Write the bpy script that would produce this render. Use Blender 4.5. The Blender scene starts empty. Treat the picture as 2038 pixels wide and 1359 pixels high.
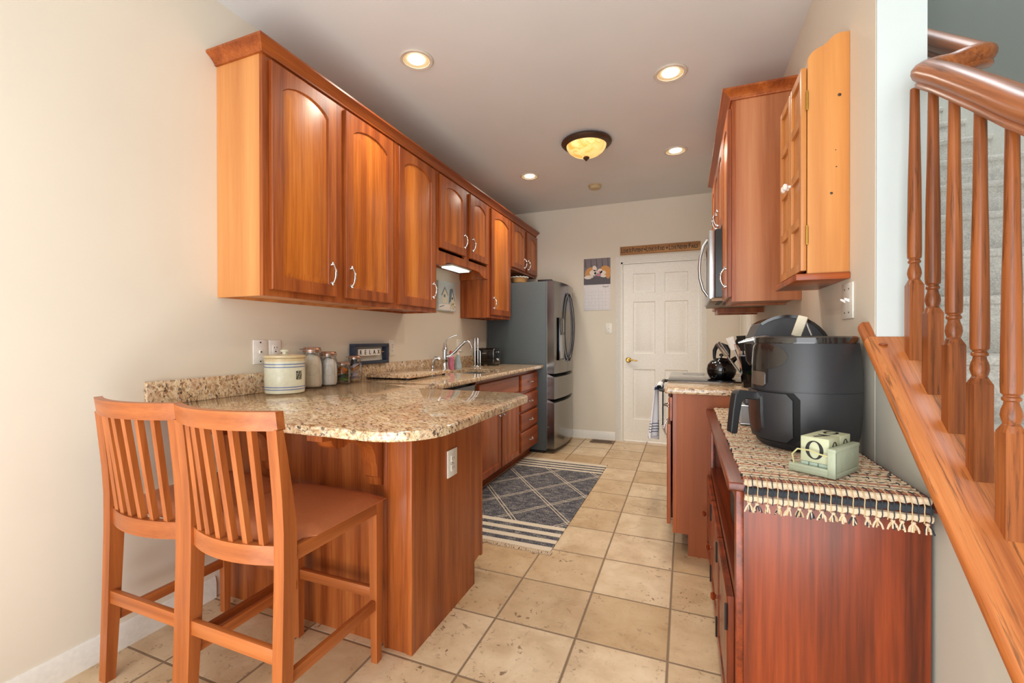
import bpy, bmesh, math, random
from mathutils import Matrix, Vector
random.seed(7)
PI = math.pi
COL = bpy.context.scene.collection
SC = bpy.context.scene

# ------------------------------------------------------------------ camera
F, YAW, PITCH, ROLL = 885.344, 0.382295, -0.0041, -0.001362
CXP, CYP, EYE = 1007.286, 677.272, 1.18306
cam = bpy.data.cameras.new('camera')
camo = bpy.data.objects.new('camera', cam); COL.objects.link(camo)
cam.sensor_width = 36; cam.lens = F / 2038 * 36
cam.shift_x = (1019 - CXP) / 2038; cam.shift_y = -(679.5 - CYP) / 2038
cam.clip_start = 0.02
fw = Vector((-math.sin(YAW) * math.cos(PITCH), math.cos(YAW) * math.cos(PITCH), math.sin(PITCH)))
rt = Vector((math.cos(YAW), math.sin(YAW), 0)); up = rt.cross(fw)
rt, up = math.cos(ROLL) * rt + math.sin(ROLL) * up, -math.sin(ROLL) * rt + math.cos(ROLL) * up
m = Matrix((rt, up, -fw)).transposed().to_4x4(); m.translation = (0, 0, EYE)
camo.matrix_world = m
SC.camera = camo

# ------------------------------------------------------------------ world, light, exposure
SC.view_settings.view_transform = 'Standard'; SC.view_settings.look = 'None'
SC.view_settings.exposure = 0.15; SC.view_settings.gamma = 1; SC.view_settings.use_curve_mapping = False
SC.cycles.max_bounces = 10; SC.cycles.diffuse_bounces = 6; SC.cycles.glossy_bounces = 5
SC.cycles.transmission_bounces = 8; SC.cycles.sample_clamp_indirect = 6
SC.cycles.caustics_reflective = False; SC.cycles.caustics_refractive = False
w = bpy.data.worlds.new('world'); SC.world = w; w.use_nodes = True
w.node_tree.nodes['Background'].inputs[0].default_value = (0.92, 0.96, 1.0, 1)
w.node_tree.nodes['Background'].inputs[1].default_value = 1.5

def area_light(name, loc, rot, sx, sy, power, color):
    l = bpy.data.lights.new(name, 'AREA'); l.shape = 'RECTANGLE'; l.size = sx; l.size_y = sy
    l.energy = power; l.color = color
    o = bpy.data.objects.new(name, l); COL.objects.link(o); o.location = loc; o.rotation_euler = rot
    return o
# assumed daylight: unseen area light added behind the camera, no window is modelled
area_light('assumed_daylight_rear', (-0.3, -2.5, 1.5), (PI / 2, 0, 0), 3.2, 2.2, 60, (0.96, 0.985, 1.0))
area_light('ceiling_fill', (-0.4, -0.9, 0.35), (PI * 0.86, 0, 0), 2.6, 1.6, 64, (0.94, 0.975, 1.0))  # added upward area light behind the camera, brightens the ceiling
area_light('stairwell_fill', (1.15, 2.2, 5.0), (0, 0, 0), 0.8, 2.5, 60, (0.95, 0.97, 1.0))  # unseen area light under the stairwell ceiling, brightens the carpeted steps

# ------------------------------------------------------------------ materials
def lin(c):
    return tuple(((v / 255) / 12.92 if v / 255 <= 0.04045 else ((v / 255 + 0.055) / 1.055) ** 2.4) for v in c) + (1,)

class NT:
    def __init__(s, name):
        s.m = bpy.data.materials.new(name); s.m.use_nodes = True; s.t = s.m.node_tree
        s.b = s.t.nodes['Principled BSDF']
    def n(s, typ, **kw):
        nd = s.t.nodes.new(typ)
        for k, v in kw.items():
            if k.startswith('i_'): nd.inputs[k[2:].replace('_', ' ')].default_value = v
            else: setattr(nd, k, v)
        return nd
    def l(s, a, b): s.t.links.new(a, b)
    def math(s, op, a, b=None, c=None):
        nd = s.t.nodes.new('ShaderNodeMath'); nd.operation = op
        for i, v in enumerate((a, b, c)):
            if v is None: continue
            if isinstance(v, (int, float)): nd.inputs[i].default_value = v
            else: s.l(v, nd.inputs[i])
        return nd.outputs[0]
    def mix(s, fac, a, b, mode='MIX'):
        nd = s.t.nodes.new('ShaderNodeMix'); nd.data_type = 'RGBA'; nd.blend_type = mode
        for i, v in ((0, fac), (6, a), (7, b)):
            if isinstance(v, (int, float)): nd.inputs[i].default_value = v
            elif isinstance(v, tuple): nd.inputs[i].default_value = v
            else: s.l(v, nd.inputs[i])
        return nd.outputs[2]
    def ramp(s, src, stops, interp='LINEAR'):
        nd = s.t.nodes.new('ShaderNodeValToRGB'); cr = nd.color_ramp; cr.interpolation = interp
        while len(cr.elements) < len(stops): cr.elements.new(0.5)
        for e, (p, c) in zip(cr.elements, stops): e.position = p; e.color = c
        s.l(src, nd.inputs[0]); return nd.outputs[0]
    def coords(s, scale=(1, 1, 1), rnd=False, rot=(0, 0, 0)):
        tc = s.t.nodes.new('ShaderNodeTexCoord'); mp = s.t.nodes.new('ShaderNodeMapping')
        mp.inputs['Scale'].default_value = scale
        src = tc.outputs['Object']
        if any(rot):
            m0 = s.t.nodes.new('ShaderNodeMapping'); m0.inputs['Rotation'].default_value = rot; s.l(src, m0.inputs['Vector']); src = m0.outputs[0]
        s.l(src, mp.inputs['Vector'])
        if rnd:
            oi = s.t.nodes.new('ShaderNodeObjectInfo')
            k = s.math('MULTIPLY', oi.outputs['Random'], 17.0)
            cb = s.t.nodes.new('ShaderNodeCombineXYZ')
            for i in range(3): s.l(k, cb.inputs[i])
            s.l(cb.outputs[0], mp.inputs['Location'])
        return mp.outputs[0]
    def noise(s, vec, scale=5, detail=4, rough=0.5, dist=0):
        nd = s.t.nodes.new('ShaderNodeTexNoise'); s.l(vec, nd.inputs['Vector'])
        nd.inputs['Scale'].default_value = scale; nd.inputs['Detail'].default_value = detail
        nd.inputs['Roughness'].default_value = rough; nd.inputs['Distortion'].default_value = dist
        return nd.outputs[0]
    def bump(s, h, strength=0.2, dist=0.002):
        nd = s.t.nodes.new('ShaderNodeBump'); nd.inputs['Strength'].default_value = strength
        nd.inputs['Distance'].default_value = dist; s.l(h, nd.inputs['Height']); s.l(nd.outputs[0], s.b.inputs['Normal'])

def plain(name, c, rough=0.5, metal=0.0, emit=0, ecol=None, coat=0, bump=0):
    t = NT(name); t.b.inputs['Base Color'].default_value = lin(c)
    t.b.inputs['Roughness'].default_value = rough; t.b.inputs['Metallic'].default_value = metal
    v = t.coords((1, 1, 1))
    nz = t.noise(v, 60, 3)
    k = t.mix(nz, lin(tuple(x * 0.95 for x in c)), lin(tuple(min(255, x * 1.04) for x in c)))
    t.l(k, t.b.inputs['Base Color'])
    if coat: t.b.inputs['Coat Weight'].default_value = coat; t.b.inputs['Coat Roughness'].default_value = 0.08
    if emit:
        t.b.inputs['Emission Color'].default_value = lin(ecol or c); t.b.inputs['Emission Strength'].default_value = emit
    if bump: t.bump(t.noise(v, bump, 4), 0.25, 0.001)
    return t.m

def wood(name, a, b, c, axis='z', rough=0.36, coat=0.12, across=9, fine=0.5, pores=None, rot=(0, 0, 0)):
    """grain runs along axis; a = light, b = mid, c = dark."""
    t = NT(name); i = 'xyz'.index(axis)
    sc = [across] * 3; sc[i] = across * 0.07
    v = t.coords(tuple(sc), rnd=True, rot=rot)
    n1 = t.noise(v, 1.0, 3, 0.55, 0.8)
    wv = t.t.nodes.new('ShaderNodeTexWave'); wv.wave_type = 'RINGS'; wv.rings_direction = {'x': 'X', 'y': 'Y', 'z': 'Z'}[axis]
    wv.inputs['Scale'].default_value = 0.55; wv.inputs['Distortion'].default_value = 5.0
    wv.inputs['Detail'].default_value = 2; wv.inputs['Detail Scale'].default_value = 1.2
    t.l(v, wv.inputs['Vector'])
    sc2 = [across * 14] * 3; sc2[i] = across * 0.5
    v2 = t.coords(tuple(sc2), rnd=True, rot=rot)
    n2 = t.noise(v2, 1.0, 3, 0.6)
    f = t.math('ADD', t.math('MULTIPLY', n1, 0.62), t.math('MULTIPLY', wv.outputs[0], 0.14))
    f = t.math('ADD', f, t.math('MULTIPLY', t.math('SUBTRACT', n2, 0.5), fine))
    col = t.ramp(f, [(0.2, lin(c)), (0.45, lin(b)), (0.7, lin(a))])
    if pores:
        sc3 = [pores[1]] * 3; sc3[i] = pores[1] * 0.04
        n3 = t.noise(t.coords(tuple(sc3), rnd=True, rot=rot), 1.0, 4, 0.7, 0.6)
        mk = t.ramp(n3, [(0.36, (1, 1, 1, 1)), (0.46, (0, 0, 0, 1))])
        col = t.mix(t.math('MULTIPLY', mk, 0.75), col, lin(pores[0]))
    t.l(col, t.b.inputs['Base Color'])
    t.b.inputs['Roughness'].default_value = rough
    t.b.inputs['Coat Weight'].default_value = coat; t.b.inputs['Coat Roughness'].default_value = 0.2
    t.b.inputs['Specular IOR Level'].default_value = 0.38
    t.bump(f, 0.12, 0.001)
    return t.m

CH_A, CH_B, CH_C = (224, 146, 76), (204, 118, 54), (170, 84, 32)
M = {}
SLOPE = math.atan(0.831)
for ax in 'xyz':
    M['cherry_' + ax] = wood('cherry_' + ax, (192, 114, 56), (165, 87, 37), (124, 57, 22), ax)
    M['cherry_red_' + ax] = wood('cherry_red_' + ax, (188, 104, 48), (162, 79, 33), (120, 53, 19), ax)
    M['beech_' + ax] = wood('beech_' + ax, (196, 120, 66), (176, 99, 48), (146, 76, 33), ax, across=12, fine=0.3, rough=0.4)
    M['oak_' + ax] = wood('oak_' + ax, (182, 114, 62), (154, 87, 43), (112, 59, 27), ax, rough=0.3, pores=((84, 46, 22), 120))
    M['mahogany_' + ax] = wood('mahogany_' + ax, (166, 80, 36), (134, 55, 21), (80, 31, 12), ax, rough=0.3, coat=0.2, across=6)
    M['pine_' + ax] = wood('pine_' + ax, (224, 166, 100), (206, 140, 76), (178, 110, 54), ax, across=7, fine=0.15)
M['oak_slope'] = wood('oak_slope', (210, 140, 82), (190, 114, 60), (152, 82, 40), 'y', rough=0.3, pores=((104, 60, 30), 95), rot=(-SLOPE, 0, 0))
M['oak_rail'] = wood('oak_rail', (190, 122, 68), (160, 92, 46), (114, 60, 28), 'y', rough=0.34, coat=0.12, pores=((92, 50, 26), 80), rot=(-0.65, 0, 0))
M['cherry_field'] = wood('cherry_field', (226, 146, 66), (200, 114, 40), (156, 78, 24), 'z', across=7, rough=0.36, coat=0.15)
M['cherry_field_red'] = wood('cherry_field_red', (198, 114, 56), (172, 88, 38), (132, 60, 22), 'z', across=7)
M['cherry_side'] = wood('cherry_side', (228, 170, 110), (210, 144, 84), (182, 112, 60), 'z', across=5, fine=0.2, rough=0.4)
M['cherry_side_right'] = wood('cherry_side_right', (210, 150, 106), (188, 122, 80), (150, 84, 46), 'z', across=4.5, fine=0.25, rough=0.4)
M['cherry_bar_panel'] = wood('cherry_panel_peninsula', (184, 112, 56), (158, 84, 36), (122, 56, 20), 'z', across=8)  # bar back panel wood, a little darker than the cherry frames
M['cherry_panel_red'] = wood('cherry_panel_red', (182, 108, 60), (160, 86, 44), (132, 66, 30), 'z', across=4, fine=0.25, rough=0.5, coat=0.02)
M['wood_raw'] = wood('wood_raw', (214, 176, 132), (196, 156, 112), (170, 128, 88), 'y', across=6)

def paint(name, c, rough=0.75):
    t = NT(name); v = t.coords()
    n = t.noise(v, 2.2, 3, 0.5)
    t.l(t.mix(n, lin(tuple(x * 0.975 for x in c)), lin(tuple(min(255, x * 1.02) for x in c))), t.b.inputs['Base Color'])
    t.b.inputs['Roughness'].default_value = rough
    t.bump(t.noise(v, 260, 3, 0.6), 0.12, 0.0008)
    return t.m
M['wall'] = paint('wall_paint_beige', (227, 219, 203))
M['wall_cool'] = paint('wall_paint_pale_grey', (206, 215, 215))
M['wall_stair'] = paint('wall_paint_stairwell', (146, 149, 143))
M['wall_knee'] = paint('wall_paint_warm_grey', (204, 203, 192))
M['ceiling'] = paint('ceiling_paint', (220, 221, 221), 0.85)
M['trim'] = plain('white_trim_paint', (236, 234, 226), 0.35)
M['door_white'] = plain('white_door_paint', (242, 240, 232), 0.4)

def tile_mat():
    t = NT('ceramic_floor_tile'); T = 0.3425
    tc = t.t.nodes.new('ShaderNodeTexCoord'); sp = t.t.nodes.new('ShaderNodeSeparateXYZ'); t.l(tc.outputs['Object'], sp.inputs[0])
    a = t.math('ADD', t.math('DIVIDE', sp.outputs[0], T), 20 + 2.17145)
    b = t.math('ADD', t.math('DIVIDE', sp.outputs[1], T), 20 - 4.03823)
    def edge(q):
        fr = t.math('FRACT', q); d = t.math('MINIMUM', fr, t.math('SUBTRACT', 1.0, fr)); return d
    d = t.math('MINIMUM', edge(a), edge(b))
    g = t.ramp(d, [(0.0085, (1, 1, 1, 1)), (0.017, (0, 0, 0, 1))])
    cb = t.t.nodes.new('ShaderNodeCombineXYZ'); t.l(t.math('FLOOR', a), cb.inputs[0]); t.l(t.math('FLOOR', b), cb.inputs[1])
    wn = t.t.nodes.new('ShaderNodeTexWhiteNoise'); t.l(cb.outputs[0], wn.inputs['Vector'])
    va = t.t.nodes.new('ShaderNodeVectorMath'); va.operation = 'MULTIPLY_ADD'
    t.l(wn.outputs['Color'], va.inputs[0]); va.inputs[1].default_value = (9, 9, 9); t.l(tc.outputs['Object'], va.inputs[2])
    n1 = t.noise(va.outputs[0], 7, 5, 0.6, 0.4)
    n2 = t.noise(va.outputs[0], 46, 5, 0.65, 0.6)
    base = t.ramp(n1, [(0.3, lin((204, 176, 142))), (0.5, lin((222, 198, 164))), (0.7, lin((234, 214, 184)))])
    tint = t.ramp(wn.outputs['Value'], [(0.0, lin((226, 214, 196))), (1.0, (1, 1, 1, 1))])
    base = t.mix(1.0, base, tint, 'MULTIPLY')
    sp2 = t.ramp(n2, [(0.37, (1, 1, 1, 1)), (0.41, (0, 0, 0, 1))])
    n3 = t.noise(va.outputs[0], 5, 2); where = t.ramp(n3, [(0.5, (0, 0, 0, 1)), (0.62, (1, 1, 1, 1))])
    pit = t.math('MULTIPLY', t.math('ADD', t.math('MULTIPLY', where, 0.75), 0.2), sp2)
    base = t.mix(pit, base, lin((128, 98, 68)))
    col = t.mix(g, base, lin((138, 116, 92)))
    t.l(col, t.b.inputs['Base Color'])
    t.l(t.math('ADD', t.math('MULTIPLY', g, 0.4), 0.36), t.b.inputs['Roughness'])
    h = t.math('SUBTRACT', t.math('SUBTRACT', 1.0, g), t.math('MULTIPLY', pit, 0.35))
    t.bump(h, 0.5, 0.003)
    return t.m
M['tile'] = tile_mat()

def granite():
    t = NT('granite'); v = t.coords((0.8, 1.7, 1.2), rot=(0, 0, 0.5))
    n1 = t.noise(v, 34, 6, 0.7, 0.8); n2 = t.noise(v, 64, 4, 0.68, 0.5); n3 = t.noise(v, 9, 3, 0.5)
    base = t.ramp(n1, [(0.37, lin((136, 94, 64))), (0.44, lin((196, 162, 122))), (0.52, lin((220, 194, 154))), (0.66, lin((238, 226, 204)))])
    base = t.mix(t.ramp(n3, [(0.42, (0, 0, 0, 1)), (0.62, (0.5, 0.5, 0.5, 1))]), base, lin((204, 168, 140)))
    dk = t.ramp(n2, [(0.425, (1, 1, 1, 1)), (0.450, (0, 0, 0, 1))])
    n4 = t.noise(v, 14, 3, 0.5)
    dk = t.math('MULTIPLY', dk, t.ramp(n4, [(0.40, (0.35, 0.35, 0.35, 1)), (0.58, (1, 1, 1, 1))]))
    base = t.mix(t.math('MULTIPLY', dk, 0.95), base, lin((58, 46, 42)))
    vo = t.t.nodes.new('ShaderNodeTexVoronoi'); vo.inputs['Scale'].default_value = 70; t.l(v, vo.inputs['Vector'])
    gr = t.ramp(t.math('ADD', vo.outputs['Distance'], t.math('MULTIPLY', n2, 0.5)), [(0.42, (1, 1, 1, 1)), (0.47, (0, 0, 0, 1))])
    base = t.mix(t.math('MULTIPLY', gr, 0.6), base, lin((128, 110, 100)))
    t.l(base, t.b.inputs['Base Color']); t.b.inputs['Roughness'].default_value = 0.09
    t.b.inputs['Specular IOR Level'].default_value = 0.75
    return t.m
M['granite'] = granite()

def carpet():
    t = NT('stair_carpet'); v = t.coords()
    n = t.noise(v, 150, 4, 0.7); n2 = t.noise(v, 25, 3)
    t.l(t.ramp(t.math('ADD', t.math('MULTIPLY', n, 0.7), t.math('MULTIPLY', n2, 0.3)), [(0.35, lin((176, 172, 164))), (0.62, lin((222, 218, 210)))]), t.b.inputs['Base Color'])
    t.b.inputs['Roughness'].default_value = 1; t.bump(n, 0.8, 0.006); return t.m
M['carpet'] = carpet()

def rug_mat():
    t = NT('woven_rug'); tc = t.t.nodes.new('ShaderNodeTexCoord'); sp = t.t.nodes.new('ShaderNodeSeparateXYZ'); t.l(tc.outputs['Object'], sp.inputs[0])
    X, Y = t.math('ADD', sp.outputs[0], -1.07), t.math('ADD', sp.outputs[1], 3.25)
    a = t.math('DIVIDE', t.math('ADD', X, 1.09), 0.2); b = t.math('DIVIDE', t.math('SUBTRACT', Y, 3.285), 0.256)
    def dl(q):  # distance to nearest even integer
        fr = t.math('FRACT', t.math('ADD', t.math('MULTIPLY', q, 0.5), 20.5)); return t.math('ABSOLUTE', t.math('SUBTRACT', fr, 0.5))
    def ln(q):
        d = dl(q); e = t.math('ABSOLUTE', t.math('SUBTRACT', d, 0.034)); return t.math('LESS_THAN', e, 0.0105)
    lines = t.math('MAXIMUM', ln(t.math('ADD', a, b)), ln(t.math('SUBTRACT', a, b)))
    inside = t.math('MULTIPLY', t.math('GREATER_THAN', Y, 2.69), t.math('LESS_THAN', Y, 3.885))
    lines = t.math('MULTIPLY', t.math('MULTIPLY', lines, inside), 0.85)
    def stripes(off, per):
        fr = t.math('FRACT', t.math('DIVIDE', t.math('ADD', Y, off), per)); return t.math('LESS_THAN', fr, 0.5)
    s1 = t.math('MULTIPLY', stripes(-2.69 + 9.2, 0.092), t.math('LESS_THAN', Y, 2.69))
    s2 = t.math('MULTIPLY', stripes(-3.885 + 7.2, 0.072), t.math('GREATER_THAN', Y, 3.885))
    s1 = t.math('MULTIPLY', t.math('SUBTRACT', 1.0, stripes(-2.69 + 9.2, 0.092)), t.math('LESS_THAN', Y, 2.69))
    ends = t.math('MAXIMUM', t.math('GREATER_THAN', Y, 4.1), t.math('LESS_THAN', Y, 2.41))
    msk = t.math('MAXIMUM', t.math('MAXIMUM', lines, s1), t.math('MAXIMUM', s2, ends))
    v = t.coords((1, 2.2, 1)); n = t.noise(v, 110, 3, 0.85); n2 = t.noise(v, 14, 3)
    dk = t.ramp(t.math('ADD', t.math('MULTIPLY', n, 0.8), t.math('MULTIPLY', n2, 0.25)), [(0.44, lin((46, 48, 60))), (0.54, lin((78, 80, 90))), (0.62, lin((170, 164, 156)))])
    lt = t.mix(n, lin((206, 192, 168)), lin((236, 226, 206)))
    t.l(t.mix(msk, dk, lt), t.b.inputs['Base Color']); t.b.inputs['Roughness'].default_value = 1
    t.bump(n, 0.5, 0.003); return t.m
M['rug'] = rug_mat()

M['chrome'] = plain('chrome', (214, 216, 218), 0.12, 1.0)
M['steel'] = plain('brushed_steel', (188, 190, 192), 0.3, 1.0)
M['sink_steel'] = plain('sink_steel', (190, 196, 198), 0.25, 1.0)
M['black_steel'] = plain('black_stainless', (134, 131, 128), 0.17, 1.0)
M['black_steel_dark'] = plain('black_stainless_dark', (92, 90, 92), 0.14, 1.0)
M['fridge_side'] = plain('textured_grey_metal', (84, 92, 95), 0.5, 0.25, bump=300)
M['black'] = plain('black_plastic', (26, 26, 28), 0.35)
M['black_gloss'] = plain('black_gloss', (12, 12, 14), 0.08, coat=0.6)
M['fryer'] = plain('matte_black_plastic', (46, 47, 50), 0.42)
M['fryer_gloss'] = plain('fryer_gloss_black', (34, 30, 28), 0.12, coat=0.7)
M['rubber'] = plain('black_rubber', (30, 31, 34), 0.5)
M['brass'] = plain('brass', (196, 160, 84), 0.25, 1.0)
M['bronze'] = plain('dark_bronze', (92, 74, 62), 0.4, 0.7)
M['plate'] = plain('ivory_plate', (238, 236, 226), 0.35)
M['slot_black'] = plain('black_recess', (10, 10, 11), 0.8)
M['slot'] = plain('dark_slot', (60, 54, 48), 0.6)
M['leather'] = plain('brown_leather', (186, 110, 70), 0.38, bump=180)
M['ceramic'] = plain('stoneware', (220, 222, 200), 0.2, coat=0.5)
M['ceramic_tan'] = plain('stoneware_tan', (214, 196, 156), 0.25, coat=0.4)
M['blue'] = plain('blue_glaze', (108, 124, 176), 0.3, coat=0.3)
M['navy'] = plain('navy_paint', (44, 54, 74), 0.4)
M['white'] = plain('white_matte', (244, 242, 238), 0.5)
M['paper'] = plain('paper', (232, 230, 232), 0.7)
M['ink'] = plain('dark_ink', (26, 23, 23), 0.6)
M['grey_ink'] = plain('grey_ink', (176, 176, 182), 0.7)
M['flour'] = plain('flour', (240, 228, 208), 0.9, bump=60)
M['sugar'] = plain('sugar', (240, 236, 230), 0.8, bump=90)
M['orange'] = plain('orange_wrapper', (236, 150, 40), 0.3)
M['green'] = plain('green_wrapper', (96, 150, 40), 0.3)
M['darkgreen'] = plain('dark_green_wrapper', (40, 66, 34), 0.3)
M['lilac'] = plain('lilac_wrapper', (196, 178, 186), 0.35)
M['pink'] = plain('pink_soap', (214, 120, 150), 0.25, coat=0.3)
M['red'] = plain('red_cap', (196, 70, 80), 0.3)
M['bluegrey'] = plain('blue_grey_soap', (158, 178, 182), 0.25, coat=0.3)
M['copper'] = plain('copper_lid', (176, 134, 110), 0.35, 0.8)
M['sage'] = plain('sage_paint', (166, 174, 150), 0.6, bump=40)
M['sage_cube'] = plain('sage_cube_paint', (184, 188, 156), 0.55)
M['cream_worn'] = plain('cream_worn_paint', (224, 214, 190), 0.7, bump=50)
M['sage_dark'] = plain('sage_worn_edge', (156, 172, 156), 0.6)
M['cord'] = plain('pale_green_cord', (190, 184, 132), 0.6)
M['smoke'] = plain('smoke_detector_plastic', (196, 178, 140), 0.6)
M['vent'] = plain('brown_vent_metal', (120, 92, 66), 0.4, 0.4)
M['sign'] = wood('sign_wood', (206, 160, 108), (184, 136, 86), (146, 102, 62), 'x', rough=0.7, coat=0)
M['leaf'] = plain('succulent_green', (70, 160, 50), 0.5)
M['basket'] = plain('wicker', (196, 146, 88), 0.8, bump=90)
M['fur_tan'] = plain('print_tan', (214, 156, 92), 0.7)
M['fur_white'] = plain('print_white', (236, 226, 214), 0.7)
M['print_grey'] = plain('print_grey', (132, 124, 128), 0.7)
M['print_dark'] = plain('print_dark_grey', (96, 92, 98), 0.7)
M['print_sky'] = plain('print_pale_blue', (206, 220, 222), 0.6)
M['print_blue'] = plain('print_slate_blue', (110, 134, 150), 0.6)
M['print_cream'] = plain('print_cream', (226, 224, 200), 0.6)
M['glow'] = plain('lamp_glow', (255, 248, 238), 0.5, emit=9, ecol=(255, 246, 232))
M['baffle'] = plain('lamp_baffle', (238, 220, 176), 0.5)
M['ring'] = plain('lamp_ring', (210, 200, 186), 0.5)
M['tube'] = plain('fluorescent_diffuser', (240, 250, 248), 0.5, emit=1.0, ecol=(226, 246, 240))
def lamp_glass():
    t = NT('amber_alabaster_glass'); v = t.coords()
    n = t.noise(v, 14, 4, 0.6, 1.2)
    c = t.ramp(n, [(0.35, lin((236, 176, 84))), (0.65, lin((255, 222, 150)))])
    t.l(c, t.b.inputs['Base Color']); t.l(c, t.b.inputs['Emission Color']); t.b.inputs['Emission Strength'].default_value = 0.75
    t.b.inputs['Roughness'].default_value = 0.3; return t.m
M['amber'] = lamp_glass()
def glass():
    t = NT('clear_glass'); t.t.nodes.remove(t.b); out = t.t.nodes['Material Output']
    tr = t.t.nodes.new('ShaderNodeBsdfTransparent'); tr.inputs[0].default_value = (0.985, 0.99, 0.985, 1)
    gl = t.t.nodes.new('ShaderNodeBsdfGlossy'); gl.inputs['Roughness'].default_value = 0.03
    lw = t.t.nodes.new('ShaderNodeLayerWeight'); lw.inputs[0].default_value = 0.32
    mx = t.t.nodes.new('ShaderNodeMixShader'); t.l(t.math('MULTIPLY', lw.outputs['Fresnel'], 0.5), mx.inputs[0]); t.l(tr.outputs[0], mx.inputs[1]); t.l(gl.outputs[0], mx.inputs[2])
    t.l(mx.outputs[0], out.inputs[0]); return t.m
M['glass'] = glass()
def towel_mat():
    t = NT('white_towel_blue_stripes'); tc = t.t.nodes.new('ShaderNodeTexCoord'); sp = t.t.nodes.new('ShaderNodeSeparateXYZ'); t.l(tc.outputs['Object'], sp.inputs[0])
    z = sp.outputs[2]
    fr = t.math('FRACT', t.math('MULTIPLY', z, 55)); st = t.math('LESS_THAN', fr, 0.3)
    band = t.math('MULTIPLY', t.math('GREATER_THAN', z, 0.56), t.math('LESS_THAN', z, 0.632))
    top = t.math('MULTIPLY', t.math('GREATER_THAN', z, 0.845), t.math('LESS_THAN', z, 0.866))
    mk = t.math('MAXIMUM', t.math('MULTIPLY', st, band), top)
    t.l(t.mix(mk, lin((236, 237, 240)), lin((70, 84, 110))), t.b.inputs['Base Color']); t.b.inputs['Roughness'].default_value = 0.95
    t.bump(t.noise(t.coords(), 300, 2), 0.3, 0.001); return t.m
M['towel'] = towel_mat()
def mat_weave():
    """chindi place runner: cords crosswise (along x), colour by row"""
    t = NT('woven_runner'); tc = t.t.nodes.new('ShaderNodeTexCoord'); sp = t.t.nodes.new('ShaderNodeSeparateXYZ'); t.l(tc.outputs['Object'], sp.inputs[0])
    n = t.noise(t.coords((1, 1, 1)), 60, 3)
    t.l(t.mix(n, lin((196, 168, 132)), lin((232, 212, 180))), t.b.inputs['Base Color']); t.b.inputs['Roughness'].default_value = 1
    return t.m
M['cord_cream'] = plain('cord_cream', (208, 186, 158), 0.95, bump=200)
M['cord_black'] = plain('cord_black', (48, 52, 58), 0.95, bump=200)
M['cord_rust'] = plain('cord_rust', (164, 104, 82), 0.95, bump=200)
M['cord_gold'] = plain('cord_gold', (188, 162, 122), 0.95, bump=200)
def mesh_mat():
    t = NT('perforated_metal'); tc = t.t.nodes.new('ShaderNodeTexCoord')
    vo = t.t.nodes.new('ShaderNodeTexVoronoi'); vo.inputs['Scale'].default_value = 260; vo.inputs['Randomness'].default_value = 0; t.l(tc.outputs['Object'], vo.inputs['Vector'])
    t.l(t.ramp(vo.outputs['Distance'], [(0.25, lin((40, 40, 44))), (0.35, lin((170, 168, 168)))]), t.b.inputs['Base Color'])
    t.b.inputs['Metallic'].default_value = 0.6; t.b.inputs['Roughness'].default_value = 0.35; return t.m
M['mesh'] = mesh_mat()

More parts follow.
